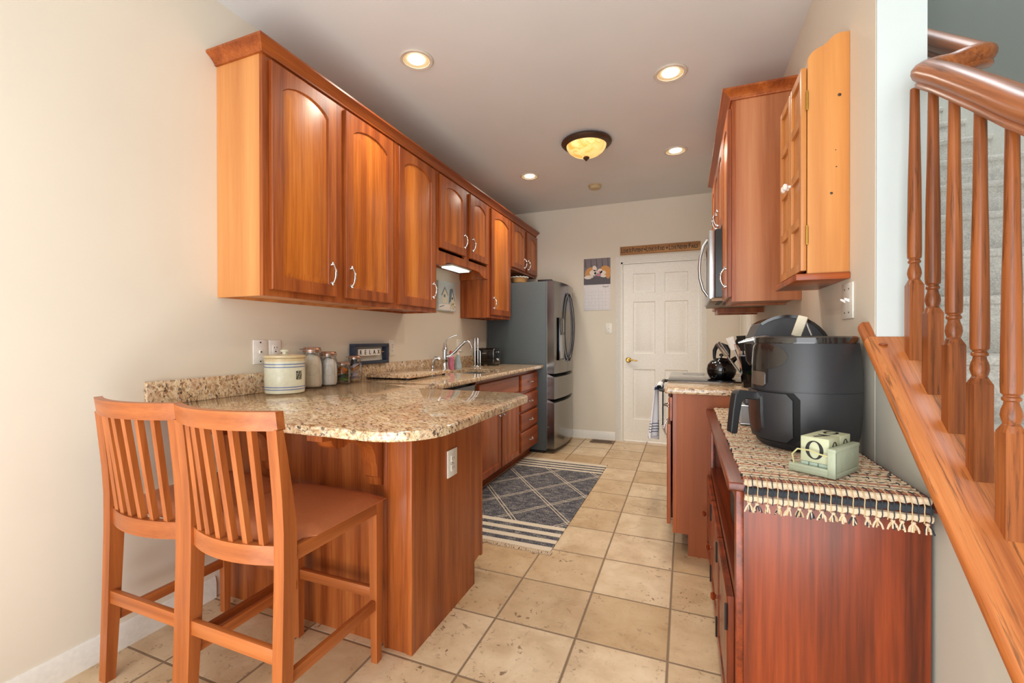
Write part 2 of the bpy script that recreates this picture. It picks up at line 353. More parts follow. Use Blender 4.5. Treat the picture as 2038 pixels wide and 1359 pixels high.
# ------------------------------------------------------------------ mesh helpers
class MB:
    def __init__(s): s.v = []; s.f = []; s.m = []; s.sm = []
    def add(s, vs, fs, mi=0, smooth=False):
        o = len(s.v); s.v += [tuple(p) for p in vs]
        for f in fs: s.f.append([i + o for i in f]); s.m.append(mi); s.sm.append(smooth)
        return s
    def box(s, lo, hi, bev=0.0, mi=0, seg=2):
        lo2 = [min(a, b) for a, b in zip(lo, hi)]; hi2 = [max(a, b) for a, b in zip(lo, hi)]
        bm = bmesh.new(); bmesh.ops.create_cube(bm, size=1)
        for v in bm.verts: v.co = Vector([lo2[i] + (v.co[i] + 0.5) * (hi2[i] - lo2[i]) for i in range(3)])
        if bev > 0:
            bev = min(bev, 0.45 * min(hi2[i] - lo2[i] for i in range(3)))
            bmesh.ops.bevel(bm, geom=bm.edges[:] + bm.verts[:], offset=bev, segments=seg, affect='EDGES', profile=0.5)
        bm.verts.index_update()
        s.add([v.co[:] for v in bm.verts], [[v.index for v in f.verts] for f in bm.faces], mi, bev > 0); bm.free(); return s
    def hexa(s, p, mi=0):  # p: 8 points, bottom 4 then top 4, same winding
        return s.add(p, [[3, 2, 1, 0], [4, 5, 6, 7], [0, 1, 5, 4], [1, 2, 6, 5], [2, 3, 7, 6], [3, 0, 4, 7]], mi)
    def prism(s, poly, axis, a, b, mi=0, smooth=False):
        """poly: 2-D points in the other two axes (cyclic order x,y / x,z / y,z)"""
        def P(q, t):
            return {'z': (q[0], q[1], t), 'y': (q[0], t, q[1]), 'x': (t, q[0], q[1])}[axis]
        n = len(poly); vs = [P(q, a) for q in poly] + [P(q, b) for q in poly]
        fs = [[i, (i + 1) % n, n + (i + 1) % n, n + i] for i in range(n)]
        s.add(vs, fs, mi, smooth); o = len(s.v) - 2 * n
        s.f.append([o + i for i in range(n)][::-1]); s.m.append(mi); s.sm.append(False)
        s.f.append([o + n + i for i in range(n)]); s.m.append(mi); s.sm.append(False)
        return s
    def lathe(s, prof, c=(0, 0, 0), n=32, mi=0, caps=True, sx=1, sy=1, smooth=True):
        vs = []; fs = []
        for r, z in prof:
            for k in range(n):
                t = 2 * PI * k / n; vs.append((c[0] + r * sx * math.cos(t), c[1] + r * sy * math.sin(t), c[2] + z))
        for j in range(len(prof) - 1):
            for k in range(n):
                fs.append([j * n + k, j * n + (k + 1) % n, (j + 1) * n + (k + 1) % n, (j + 1) * n + k])
        if caps: fs.append(list(range(n))[::-1]); fs.append([(len(prof) - 1) * n + k for k in range(n)])
        return s.add(vs, fs, mi, smooth)
    def tube(s, pts, r, n=10, mi=0, closed=False, caps=True, ref=None):
        """r: number, list, or (a, b) pair for an elliptical/rect section"""
        pts = [Vector(p) for p in pts]; N = len(pts); vs = []; fs = []; prev = None
        for i, p in enumerate(pts):
            a = pts[(i - 1) % N] if (i or closed) else p; b = pts[(i + 1) % N] if (i < N - 1 or closed) else p
            d = (b - a).normalized()
            if prev is None:
                q = Vector(ref) if ref else (Vector((0, 0, 1)) if abs(d.z) < 0.9 else Vector((1, 0, 0)))
                u = (q - d * q.dot(d)).normalized()
            else: u = (prev - d * prev.dot(d)).normalized()
            prev = u; v = d.cross(u); rr = r[i] if isinstance(r, list) else r
            ra, rb = rr if isinstance(rr, tuple) else (rr, rr)
            for k in range(n):
                t = 2 * PI * k / n + (PI / 4 if n == 4 else 0)
                vs.append(p + u * ra * math.cos(t) + v * rb * math.sin(t))
        for j in range(N if closed else N - 1):
            for k in range(n):
                j2 = (j + 1) % N; fs.append([j * n + k, j * n + (k + 1) % n, j2 * n + (k + 1) % n, j2 * n + k])
        if caps and not closed: fs.append(list(range(n))[::-1]); fs.append([(N - 1) * n + k for k in range(n)])
        return s.add(vs, fs, mi, n > 4)
    def sweep(s, path, prof, up=(0, 0, 1), mi=0, smooth=True):
        """prof: list of (side, up) offsets swept along path"""
        pts = [Vector(p) for p in path]; N = len(pts); n = len(prof); vs = []; fs = []; U = Vector(up)
        for i, p in enumerate(pts):
            d = (pts[min(i + 1, N - 1)] - pts[max(i - 1, 0)]).normalized()
            sd = d.cross(U).normalized(); u = sd.cross(d)
            for a, b in prof: vs.append(p + sd * a + u * b)
        for j in range(N - 1):
            for k in range(n): fs.append([j * n + k, j * n + (k + 1) % n, (j + 1) * n + (k + 1) % n, (j + 1) * n + k])
        fs.append(list(range(n))[::-1]); fs.append([(N - 1) * n + k for k in range(n)])
        return s.add(vs, fs, mi, smooth)
    def sphere(s, c, r, n=16, mi=0):
        rx, ry, rz = r if isinstance(r, tuple) else (r, r, r); h = n // 2; vs = []; fs = []
        for j in range(1, h):
            ph = PI * j / h
            for k in range(n):
                t = 2 * PI * k / n; vs.append((c[0] + rx * math.sin(ph) * math.cos(t), c[1] + ry * math.sin(ph) * math.sin(t), c[2] - rz * math.cos(ph)))
        b = len(vs); vs += [(c[0], c[1], c[2] - rz), (c[0], c[1], c[2] + rz)]
        for j in range(h - 2):
            for k in range(n): fs.append([j * n + k, j * n + (k + 1) % n, (j + 1) * n + (k + 1) % n, (j + 1) * n + k])
        for k in range(n):
            fs.append([b, (k + 1) % n, k]); fs.append([b + 1, (h - 2) * n + k, (h - 2) * n + (k + 1) % n])
        return s.add(vs, fs, mi, True)
    def merge(s, o, mat=None, mi=None):
        vs = [(mat @ Vector(v))[:] for v in o.v] if mat else o.v
        k = len(s.v); s.v += [tuple(v) for v in vs]
        for f, a, b in zip(o.f, o.m, o.sm): s.f.append([i + k for i in f]); s.m.append(a if mi is None else mi); s.sm.append(b)
        return s

ROOT = {}
def obj(name, mb, mats, parent=None, label=None, kind=None, cat=None, group=None):
    me = bpy.data.meshes.new(name)
    root = parent
    while root is not None and root.parent is not None: root = root.parent
    inv = ROOT[root.name].inverted() if root is not None and root.name in ROOT else None
    vs = [(inv @ Vector(v))[:] for v in mb.v] if inv else mb.v
    me.from_pydata(vs, [], mb.f)
    if not isinstance(mats, (list, tuple)): mats = [mats]
    for q in mats: me.materials.append(M[q] if isinstance(q, str) else q)
    me.polygons.foreach_set('material_index', mb.m); me.polygons.foreach_set('use_smooth', mb.sm)
    bm = bmesh.new(); bm.from_mesh(me); bmesh.ops.recalc_face_normals(bm, faces=bm.faces[:]); bm.to_mesh(me); bm.free()
    me.set_sharp_from_angle(angle=math.radians(38)); me.update()
    o = bpy.data.objects.new(name, me); COL.objects.link(o)
    if parent is not None: o.parent = parent
    tag(o, label, cat, group, kind); return o
def tag(o, label=None, cat=None, group=None, kind=None):
    if label: o['label'] = label
    if cat: o['category'] = cat
    if group: o['group'] = group
    if kind: o['kind'] = kind
    return o
def thing(name, label, cat, loc=(0, 0, 0), rz=0, group=None, rot=None):
    o = bpy.data.objects.new(name, None); COL.objects.link(o); o.empty_display_size = 0.05
    o.location = loc; o.rotation_euler = rot or (0, 0, rz)
    ROOT[o.name] = Matrix.Translation(loc) @ (Matrix.Rotation(rz, 4, 'Z') if rot is None else __import__('mathutils').Euler(rot).to_matrix().to_4x4())
    return tag(o, label, cat, group)
def struct(name, mb, mats, label=None, parent=None):
    return obj(name, mb, mats, parent, kind='structure' if parent is None else None, label=label)
def dup(o, parent=None):
    c = o.copy(); COL.objects.link(c)
    if parent is not None: c.parent = parent
    for ch in list(o.children): dup(ch, c)
    return c
def basis(o, x, y, z):
    mm = Matrix((Vector(x), Vector(y), Vector(z))).transposed().to_4x4(); mm.translation = Vector(o); return mm
def text_mb(body, size, depth=0.001, sx=1.0, align='CENTER', bold=0.0, spacing=1.0):
    cu = bpy.data.curves.new('t', 'FONT'); cu.body = body; cu.size = size; cu.extrude = depth; cu.align_x = align; cu.align_y = 'CENTER'
    cu.offset = bold; cu.space_character = spacing; cu.resolution_u = 3
    to = bpy.data.objects.new('t', cu); COL.objects.link(to)
    dg = bpy.context.evaluated_depsgraph_get(); dg.update()
    me = bpy.data.meshes.new_from_object(to.evaluated_get(dg))
    mb = MB(); mb.add([(v.co.x * sx, v.co.y, v.co.z) for v in me.vertices], [list(p.vertices) for p in me.polygons])
    bpy.data.objects.remove(to); bpy.data.curves.remove(cu); bpy.data.meshes.remove(me); return mb

def slab(t, pts_outer, ang=None): pass

# cathedral door: local u (width), v (height), n (outward)
def door_mb(w, h, t=0.02, fr=0.058, arch=0.05, frb=None, field=1):
    mb = MB(); frb = frb or fr; N = 16
    def outline(inset, drop=0.0):
        x0, x1, y0 = fr + inset, w - fr - inset, frb + inset
        spring = h - fr - (arch if arch else 0) - inset
        pts = [(x0, y0), (x1, y0)]
        if arch:
            for k in range(N + 1):
                u = x1 + (x0 - x1) * k / N; q = (u - (x0 + x1) / 2) / ((x1 - x0) / 2)
                pts.append((u, spring + arch * (1 - q * q) ** 0.75 if abs(q) < 1 else spring))
        else:
            for k in range(N + 1): pts.append((x1 + (x0 - x1) * k / N, h - fr - inset))
        return pts
    def outer():
        pts = [(0, 0), (w, 0)]
        for k in range(N + 1): pts.append((w - w * k / N, h))
        return pts
    e = 0.004
    def ring(pts, z): return [(p[0], p[1], z) for p in pts]
    def shr(pts, q): return [(min(max(p[0], q), w - q), min(max(p[1], q), h - q), 0) for p in pts]
    rings = [ring(outer(), 0), ring(outer(), t - e), [(p[0], p[1], t) for p in shr(outer(), e)], ring(outline(0), t), ring(outline(0.003), t - 0.008),
             ring(outline(0.010), t - 0.008), ring(outline(0.036), t - 0.002)]
    n = N + 3; vs = [p for r in rings for p in r]; fs = []; mi = []
    for j in range(len(rings) - 1):
        for k in range(n):
            fs.append([j * n + k, j * n + (k + 1) % n, (j + 1) * n + (k + 1) % n, (j + 1) * n + k]); mi.append(field if j >= 4 else 0)
    fs.append([(len(rings) - 1) * n + k for k in range(n)]); mi.append(field)
    fs.append(list(range(n))[::-1]); mi.append(0)
    o = len(mb.v); mb.v += vs
    for f, q in zip(fs, mi): mb.f.append(f); mb.m.append(q); mb.sm.append(False)
    return mb
def pull_mb(L=0.118, P=0.021):
    """arched pull: along local y, outward local z"""
    mb = MB(); pts = []; rr = []
    for k in range(17):
        t = k / 16; y = (t - 0.5) * L * 0.86; z = 0.008 + P * (math.sin(PI * t) ** 0.75)
        pts.append((0, y, z)); rr.append(0.0042 + 0.0022 * math.exp(-((t - .5) / .16) ** 2) + (0.0015 if k % 2 and 4 < k < 12 else 0))
    mb.tube(pts, rr, 10)
    for s_ in (-1, 1):
        mb.tube([(0, s_ * L * 0.40, 0), (0, s_ * L * 0.43, 0.006), (0, s_ * L * 0.47, 0.010), (0, s_ * L * 0.5, 0.006)], [0.008, 0.007, 0.0055, 0.004], 10, ref=(1, 0, 0))
        mb.sphere((0, s_ * L * 0.42, 0.006), (0.0075, 0.010, 0.008), 10)
    return mb

# ------------------------------------------------------------------ room
XL, XR, YB, ZC = -2.003, 0.545, 5.25, 2.743
struct('floor', MB().box((-2.15, -2.7, -0.08), (1.75, 5.4, 0)), 'tile', 'beige square ceramic tile floor with grey grout')
struct('ceiling', MB().box((-2.15, -2.7, ZC), (0.605, 5.4, ZC + 0.12)).box((0.605, -2.7, ZC), (1.75, 0.2, ZC + 0.12)), 'ceiling', 'smooth off-white kitchen ceiling')
struct('wall_left', MB().box((-2.15, -2.7, 0), (XL, YB + 0.15, ZC)), 'wall', 'cream wall behind the sink counter')
DX0, DX1, DZ = -0.683, 0.160, 2.055
b = MB().box((XL, YB, 0), (DX0, YB + 0.15, ZC)).box((DX1, YB, 0), (XR + 0.06, YB + 0.15, ZC)).box((DX0, YB, DZ), (DX1, YB + 0.15, ZC))
struct('wall_back', b, 'wall', 'tan end wall with the white door')
struct('wall_right', MB().box((XR, 1.702, 0), (0.605, YB, ZC)).box((XR, 5.2, 0), (0.605, YB, ZC)), 'wall', 'cream wall behind the stove and microwave')
struct('wall_stair', MB().box((0.605, 1.702, 0), (0.667, 5.4, 5.2)).box((XR + 0.001, 1.694, 0), (0.667, 1.702, ZC)).box((0.605, -0.0, ZC), (0.667, 1.702, 5.2)), 'wall_cool', 'pale grey wall end beside the staircase')
kz = lambda y: 1.200 - 0.831 * (1.748 - y)
struct('wall_knee', MB().prism([(0.32, 0), (1.694, 0), (1.694, kz(1.694)), (0.32, kz(0.32))], 'x', XR, 0.667), 'wall_knee', 'low sloping wall under the oak stair cap')
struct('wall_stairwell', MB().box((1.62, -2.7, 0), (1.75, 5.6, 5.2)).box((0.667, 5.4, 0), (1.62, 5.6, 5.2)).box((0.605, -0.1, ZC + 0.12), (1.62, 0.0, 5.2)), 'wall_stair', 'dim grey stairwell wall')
struct('ceiling_stairwell', MB().box((0.605, -0.1, 5.2), (1.75, 5.6, 5.3)), 'ceiling')
# baseboards
def base_prof(h=0.095, t=0.014): return [(0, 0), (t, 0), (t, h * 0.72), (t * 0.75, h * 0.8), (t * 0.7, h * 0.9), (t * 0.35, h), (0, h)]
b = MB(); b.prism([(XL + p[0], p[1]) for p in base_prof()], 'y', -2.6, 1.39)
struct('baseboard_left', b, 'trim', 'white baseboard along the left wall')
b = MB(); b.prism([(YB - p[0], p[1]) for p in base_prof()], 'x', -1.99, -0.748)
struct('baseboard_back', b, 'trim', 'white baseboard on the end wall')
# casing of the back door
def casing_prof(wd=0.062): return [(0, 0), (0, 0.014), (wd * .2, 0.018), (wd * .3, 0.014), (wd * .75, 0.014), (wd * .85, 0.010), (wd, 0.008), (wd, 0)]
b = MB()
for x, s_ in ((DX0, -1), (DX1, 1)):
    b.prism([(x + s_ * p[0], YB - p[1]) for p in casing_prof()], 'z', 0, DZ + 0.062)
b.prism([(YB - p[1], DZ + p[0]) for p in casing_prof()], 'x', DX0 - 0.0, DX1 + 0.0)
for x0, x1 in ((DX0, DX0 + 0.018), (DX1 - 0.018, DX1)): b.box((x0, YB, 0), (x1, YB + 0.15, DZ))
b.box((DX0, YB, DZ - 0.018), (DX1, YB + 0.15, DZ))
struct('trim_1', b, 'trim', 'white moulded casing around the six-panel door')
# six-panel door
DLx0, DLx1, DLz1, DY = DX0 + 0.020, DX1 - 0.020, 2.035, YB + 0.03
def six_panel(w_, h_, t_=0.035):
    xs = [0, 0.105, 0.105 + (w_ - 0.31) / 2, 0.205 + (w_ - 0.31) / 2, w_ - 0.105, w_]
    zs = [0, 0.245, 0.82, 0.995, 1.59, 1.69, 1.91, h_]
    mb = MB()
    xs = [0, 0.11, w_ / 2 - 0.05, w_ / 2 + 0.05, w_ - 0.11, w_]
    for i in range(5):
        for j in range(7):
            x0, x1, z0, z1 = xs[i], xs[i + 1], zs[j], zs[j + 1]
            if i in (1, 3) and j in (1, 3, 5):
                rg = [(0, 0), (0.008, -0.013), (0.020, -0.013), (0.048, -0.003)]
                vs = []
                for ins, dp in rg: vs += [(x0 + ins, dp, z0 + ins), (x1 - ins, dp, z0 + ins), (x1 - ins, dp, z1 - ins), (x0 + ins, dp, z1 - ins)]
                vs = [(a, -c, d) for a, c, d in vs]
                fs = [[4 * r + k, 4 * r + (k + 1) % 4, 4 * r + 4 + (k + 1) % 4, 4 * r + 4 + k] for r in range(3) for k in range(4)] + [[12, 13, 14, 15]]
                mb.add(vs, fs)
            else: mb.add([(x0, 0, z0), (x1, 0, z0), (x1, 0, z1), (x0, 0, z1)], [[0, 1, 2, 3]])
    mb.add([(0, t_, 0), (w_, t_, 0), (w_, t_, h_), (0, t_, h_), (0, 0, 0), (w_, 0, 0), (w_, 0, h_), (0, 0, h_)], [[0, 1, 2, 3], [0, 1, 5, 4], [1, 2, 6, 5], [2, 3, 7, 6], [3, 0, 4, 7]])
    return mb
d = MB().merge(six_panel(DLx1 - DLx0, DLz1 - 0.012), Matrix.Translation((DLx0, DY, 0.012)))
dr = struct('door_1', d, 'door_white', 'closed white six-panel door in the end wall')
h = MB(); kx, kzz = DLx0 + 0.06, 0.935
h.merge(MB().lathe([(0.031, 0), (0.031, 0.006), (0.022, 0.014), (0.011, 0.016), (0.011, 0.045), (0.016, 0.048), (0.016, 0.058)], n=20), basis((kx, DY, kzz), (1, 0, 0), (0, 0, 1), (0, -1, 0)))
h.tube([(kx, DY - 0.052, kzz), (kx + 0.03, DY - 0.054, kzz + 0.004), (kx + 0.06, DY - 0.056, kzz), (kx + 0.09, DY - 0.056, kzz - 0.006), (kx + 0.105, DY - 0.054, kzz - 0.002)], [0.010, 0.009, 0.008, 0.007, 0.006], 10)
obj('handle', h, 'brass', dr, 'brass lever handle')
# doorway in the right wall near the far corner
b = MB()
b.box((XR - 0.016, 4.47, 0), (XR, 4.54, 2.1), 0.003).box((XR - 0.016, 5.18, 0), (XR, 5.246, 2.1), 0.003).box((XR - 0.016, 4.47, 2.04), (XR, 5.246, 2.11), 0.003)
for yy in (4.485, 4.505, 4.525): b.box((XR - 0.021, yy - 0.004, 0), (XR - 0.014, yy + 0.004, 2.04), 0.002)
struct('trim_2', b, 'trim', 'white fluted casing on the right wall past the stove')
b = MB().box((XR - 0.012, 4.54, 0.01), (XR, 5.18, 2.04), 0.002)
for zz in ((0.25, 0.85), (1.0, 1.9)): b.box((XR - 0.016, 4.64, zz[0]), (XR - 0.011, 5.08, zz[1]), 0.003)
struct('door_2', b, 'door_white', 'white door seen edge-on in the right wall')

# ------------------------------------------------------------------ wall cabinets, left side
FX = -1.712
def wall_cab_left(name, label, y0, y1, z0, z1, doors, dz0, dz1, group, valance=None, end_near=False, handles=(), frame='cherry_z', field='cherry_field', arch=0.05):
    t = thing(name, label, 'cabinet', (XL, (y0 + y1) / 2, z0), 0, group)
    b = MB()
    b.box((XL + 0.001, y0, z0 + 0.0), (FX - 0.019, y0 + 0.016, z1)).box((XL + 0.001, y1 - 0.016, z0), (FX - 0.019, y1, z1))
    bz = z0 if not valance else valance
    b.box((XL + 0.001, y0 + 0.016, bz + 0.012), (FX - 0.019, y1 - 0.016, bz + 0.026)).box((XL + 0.001, y0 + 0.016, z1 - 0.016), (FX - 0.019, y1 - 0.016, z1)).box((XL + 0.001, y0 + 0.016, bz), (XL + 0.012, y1 - 0.016, z1))
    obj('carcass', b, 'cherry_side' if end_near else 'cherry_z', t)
    f = MB(); fx0, fx1 = FX - 0.019, FX
    st = [y0, y1]
    if valance:
        pass
    ys = sorted([y0] + [v for d_ in doors for v in d_] + [y1])
    # face frame around the doors
    for i in range(0, len(ys), 2): f.box((fx0, ys[i], z0), (fx1, max(ys[i + 1], ys[i] + 0.004) if i + 1 < len(ys) else ys[i], z1))
    f.box((fx0 + .0005, y0 + .001, dz1 - 0.012), (fx1 - 0.0004, y1 - .001, z1 - .0005)); f.box((fx0 + .0005, y0 + .001, z0 + .0005 if not valance else dz0 - 0.03), (fx1 - 0.0004, y1 - .001, dz0 + 0.012))
    if valance:
        yc = [(y0, dz0 - 0.02), (y1, dz0 - 0.02), (y1, z0), (y1 - 0.07, z0 + 0.0), (y1 - 0.10, z0 + 0.004), (y1 - 0.13, z0 + 0.018), (y1 - 0.17, z0 + 0.036), (y1 - 0.22, z0 + 0.044), ((y0 + y1) / 2, z0 + 0.046),
              (y0 + 0.22, z0 + 0.044), (y0 + 0.17, z0 + 0.036), (y0 + 0.13, z0 + 0.018), (y0 + 0.10, z0 + 0.004), (y0 + 0.07, z0), (y0, z0)]
        f = MB()
        for i in range(0, len(ys), 2): f.box((fx0, ys[i], dz0 - 0.02), (fx1, ys[i + 1], z1))
        f.box((fx0 + .0005, y0 + .001, dz1 - 0.012), (fx1 - 0.0004, y1 - .001, z1 - .0005))
        n = len(yc)
        f.prism(yc, 'x', fx0 + 0.0002, fx1 - 0.0002)
    obj('face_frame', f, 'cherry_z', t)
    for i, (a, c) in enumerate(doors):
        mb = MB().merge(door_mb(c - a, dz1 - dz0, arch=arch), basis((FX + 0.001, a, dz0), (0, 1, 0), (0, 0, 1), (1, 0, 0)))
        dd = obj('door', mb, [frame, field], t)
        if i < len(handles):
            hy = handles[i][0]; hz = handles[i][1]
            obj('handle', MB().merge(pull_mb(), basis((FX + 0.021, hy, hz), (0, 1, 0), (0, 0, 1), (1, 0, 0))), 'chrome', dd, 'chrome arched pull')
    return t
G = 'cherry wall cabinets over the sink counter'
wall_cab_left('wall_cabinet', 'tall cherry two-door wall cabinet at the near end, above the striped crock', 1.409, 2.355, 1.374, 2.434, [(1.440, 1.835), (1.902, 2.322)], 1.403, 2.416, G, end_near=True, handles=[(1.795, 1.518), (1.938, 1.518)])
wall_cab_left('wall_cabinet', 'tall single-door cherry wall cabinet with a silver pull, left of the birdhouse picture', 2.356, 2.870, 1.374, 2.434, [(2.385, 2.832)], 1.403, 2.416, G, handles=[(2.79, 1.53)])
wall_cab_left('wall_cabinet', 'short two-door cherry cabinet with a scalloped valance above the sink', 2.871, 3.800, 1.738, 2.434, [(2.905, 3.322), (3.405, 3.773)], 1.865, 2.416, G, valance=1.80, handles=[(3.288, 1.985), (3.44, 1.985)])
wall_cab_left('wall_cabinet', 'narrow tall cherry wall cabinet beside the fridge', 3.801, 4.370, 1.380, 2.434, [(3.852, 4.335)], 1.408, 2.416, G, handles=[(3.89, 1.52)])
wall_cab_left('wall_cabinet', 'short two-door cherry cabinet over the fridge', 4.371, 5.245, 1.920, 2.434, [(4.395, 4.800), (4.858, 5.238)], 1.945, 2.416, G, handles=[(4.765, 2.03), (4.895, 2.03)], arch=0.045)
# crown moulding
def crown_prof(): return [(0.0, 0.0), (0.010, 0.0), (0.011, 0.008), (0.014, 0.010), (0.016, 0.014), (0.022, 0.020), (0.034, 0.030), (0.044, 0.036), (0.050, 0.040), (0.050, 0.050), (0.0, 0.050)]
def crown(mb, path2d, z, out):
    """path2d: list of (x,y) corners; out: list of outward (x,y) per corner"""
    pr = crown_prof(); n = len(pr); vs = []; fs = []
    for (x, y), (ox, oy) in zip(path2d, out):
        for a, c in pr: vs.append((x + ox * a, y + oy * a, z + c))
    for j in range(len(path2d) - 1):
        for k in range(n): fs.append([j * n + k, j * n + (k + 1) % n, (j + 1) * n + (k + 1) % n, (j + 1) * n + k])
    fs.append(list(range(n))[::-1]); fs.append([(len(path2d) - 1) * n + k for k in range(n)])
    mb.add(vs, fs)
b = MB(); crown(b, [(XL + 0.001, 1.409), (FX, 1.409), (FX, 5.246)], 2.4345, [(0, -1), (1, -1), (1, 0)])
b.box((XL + 0.001, 1.412, 2.4345), (FX - 0.003, 5.246, 2.44))
obj('cabinet_crown', b, 'cherry_y', label='stepped cherry crown moulding running along the tops of the left wall cabinets', cat='crown moulding')
# under-cabinet fluorescent light
t = thing('under_cabinet_light', 'slim white fluorescent light glowing under the short sink cabinet', 'light', (-1.86, 3.4, 1.81))
obj('housing', MB().box((-1.93, 3.28, 1.796), (-1.80, 3.64, 1.8105), 0.004), 'white', t)
obj('diffuser', MB().box((-1.92, 3.30, 1.782), (-1.81, 3.62, 1.7955), 0.006), 'tube', t)
# birdhouse picture
t = thing('canvas_picture', 'small square canvas print of two birdhouses on the wall over the sink', 'picture', (XL, 3.51, 1.56))
b = MB().box((XL + 0.001, 3.35, 1.43), (XL + 0.026, 3.665, 1.69), 0.002)
obj('canvas', b, 'print_sky', t)
def pl(mb, pts, x, mi): mb.add([(x, y, z) for y, z in pts], [list(range(len(pts)))], mi)
b = MB(); X0 = XL + 0.0265
pl(b, [(3.36, 1.44), (3.655, 1.44), (3.655, 1.50), (3.36, 1.485)], X0, 2)
pl(b, [(3.42, 1.50), (3.50, 1.50), (3.50, 1.58), (3.46, 1.63), (3.42, 1.585)], X0 + 0.0003, 1)
pl(b, [(3.40, 1.57), (3.46, 1.645), (3.52, 1.575), (3.52, 1.565), (3.46, 1.628), (3.41, 1.56)], X0 + 0.0006, 0)
pl(b, [(3.44, 1.55), (3.47, 1.55), (3.47, 1.575), (3.44, 1.575)], X0 + 0.0006, 3)
pl(b, [(3.56, 1.48), (3.63, 1.48), (3.63, 1.54), (3.595, 1.61), (3.56, 1.54)], X0 + 0.0003, 1)
pl(b, [(3.53, 1.50), (3.55, 1.63), (3.60, 1.64), (3.57, 1.52)], X0 + 0.0006, 0)
pl(b, [(3.60, 1.64), (3.645, 1.53), (3.635, 1.525), (3.59, 1.62)], X0 + 0.0007, 3)
pl(b, [(3.585, 1.54), (3.605, 1.54), (3.605, 1.56), (3.585, 1.56)], X0 + 0.0008, 4)
pl(b, [(3.37, 1.455), (3.45, 1.475), (3.45, 1.481), (3.37, 1.463)], X0 + 0.0006, 3)
rn = random.Random(3)
for k in range(26):
    y, z = rn.uniform(3.54, 3.65), rn.uniform(1.45, 1.505); r = 0.005
    pl(b, [(y + r * math.cos(q * PI / 3), z + r * math.sin(q * PI / 3)) for q in range(6)], X0 + 0.001, 5 if k % 2 else 6)
obj('birdhouse_print', b, ['print_blue', 'print_cream', 'white', 'print_blue', 'ink', 'fur_tan', 'green'], t)

# ------------------------------------------------------------------ left counter, sink run
CT = 0.912
SX0, SX1, SY0, SY1 = -1.81, -1.465, 3.10, 3.62       # sink opening
def rounded(pts, radii, n=8):
    out = []
    N = len(pts)
    for i in range(N):
        p = Vector(pts[i]).to_2d() if len(pts[i]) > 2 else Vector(pts[i]); a = Vector(pts[i - 1]); c = Vector(pts[(i + 1) % N]); r = radii[i]
        if r <= 0: out.append(tuple(p)); continue
        d1 = (a - p).normalized(); d2 = (c - p).normalized(); ang = d1.angle(d2); tl = r / math.tan(ang / 2)
        p1 = p + d1 * tl; p2 = p + d2 * tl; cen = p + (d1 + d2).normalized() * (r / math.sin(ang / 2))
        a1 = math.atan2(p1.y - cen.y, p1.x - cen.x); a2 = math.atan2(p2.y - cen.y, p2.x - cen.x)
        da = (a2 - a1 + PI) % (2 * PI) - PI
        for k in range(n + 1): q = a1 + da * k / n; out.append((cen.x + r * math.cos(q), cen.y + r * math.sin(q)))
    return out
def slab_mb(poly, z0, z1, r=0.007):
    """horizontal slab with a rounded upper and lower edge"""
    n = len(poly); P = [Vector(p) for p in poly]
    area = sum(P[i].x * P[(i + 1) % n].y - P[(i + 1) % n].x * P[i].y for i in range(n)); sg = 1 if area > 0 else -1
    def off(d):
        o = []
        for i in range(n):
            e1 = (P[i] - P[i - 1]); e2 = (P[(i + 1) % n] - P[i])
            if e1.length < 1e-7: e1 = e2
            n1 = Vector((-e1.y, e1.x)).normalized() * sg; n2 = Vector((-e2.y, e2.x)).normalized() * sg
            b_ = n1 + n2; b_ = b_ / max(b_.length_squared / 2, 0.5)
            o.append(P[i] + b_ * d)
        return o
    mb = MB(); lay = [(r, z0), (r * .3, z0 + r * .3), (0, z0 + r), (0, z1 - r), (r * .3, z1 - r * .3), (r, z1)]
    vs = [(q.x, q.y, z) for d_, z in lay for q in off(d_)]
    fs = [[j * n + k, j * n + (k + 1) % n, (j + 1) * n + (k + 1) % n, (j + 1) * n + k] for j in range(5) for k in range(n)]
    mb.add(vs, fs, 0, True)
    o = len(mb.v) - len(vs); mb.f.append([o + k for k in range(n)][::-1]); mb.m.append(0); mb.sm.append(False)
    mb.f.append([o + 5 * n + k for k in range(n)]); mb.m.append(0); mb.sm.append(False)
    return mb
t = thing('granite_countertop', 'L-shaped speckled granite countertop with breakfast-bar end and low backsplash', 'countertop', (-1.7, 2.5, CT))
b = MB()
pen = rounded([(XL + 0.002, 1.055), (-0.685, 1.055), (-0.685, 2.085), (-1.352, 2.085), (-1.352, 2.30), (XL + 0.002, 2.30)], [0, 0.19, 0.13, 0.01, 0, 0])
b.merge(slab_mb(pen, CT - 0.032, CT))
for (x0, x1, y0, y1) in ((XL + 0.002, SX0, 2.295, 4.375), (SX1, -1.352, 2.295, 4.375), (SX0 - .001, SX1 + .001, 2.295, SY0), (SX0 - .001, SX1 + .001, SY1, 4.375)):
    b.box((x0, y0, CT - 0.0318), (x1, y1, CT - 0.0002), 0)
b.tube([(-1.352, 2.29, CT - 0.016), (-1.352, 4.375, CT - 0.016)], (0.016, 0.006), 12)
obj('slab', b, 'granite', t)
obj('backsplash', MB().box((XL + 0.001, 1.107, CT), (XL + 0.021, 4.375, 1.012), 0.002), 'granite', t)
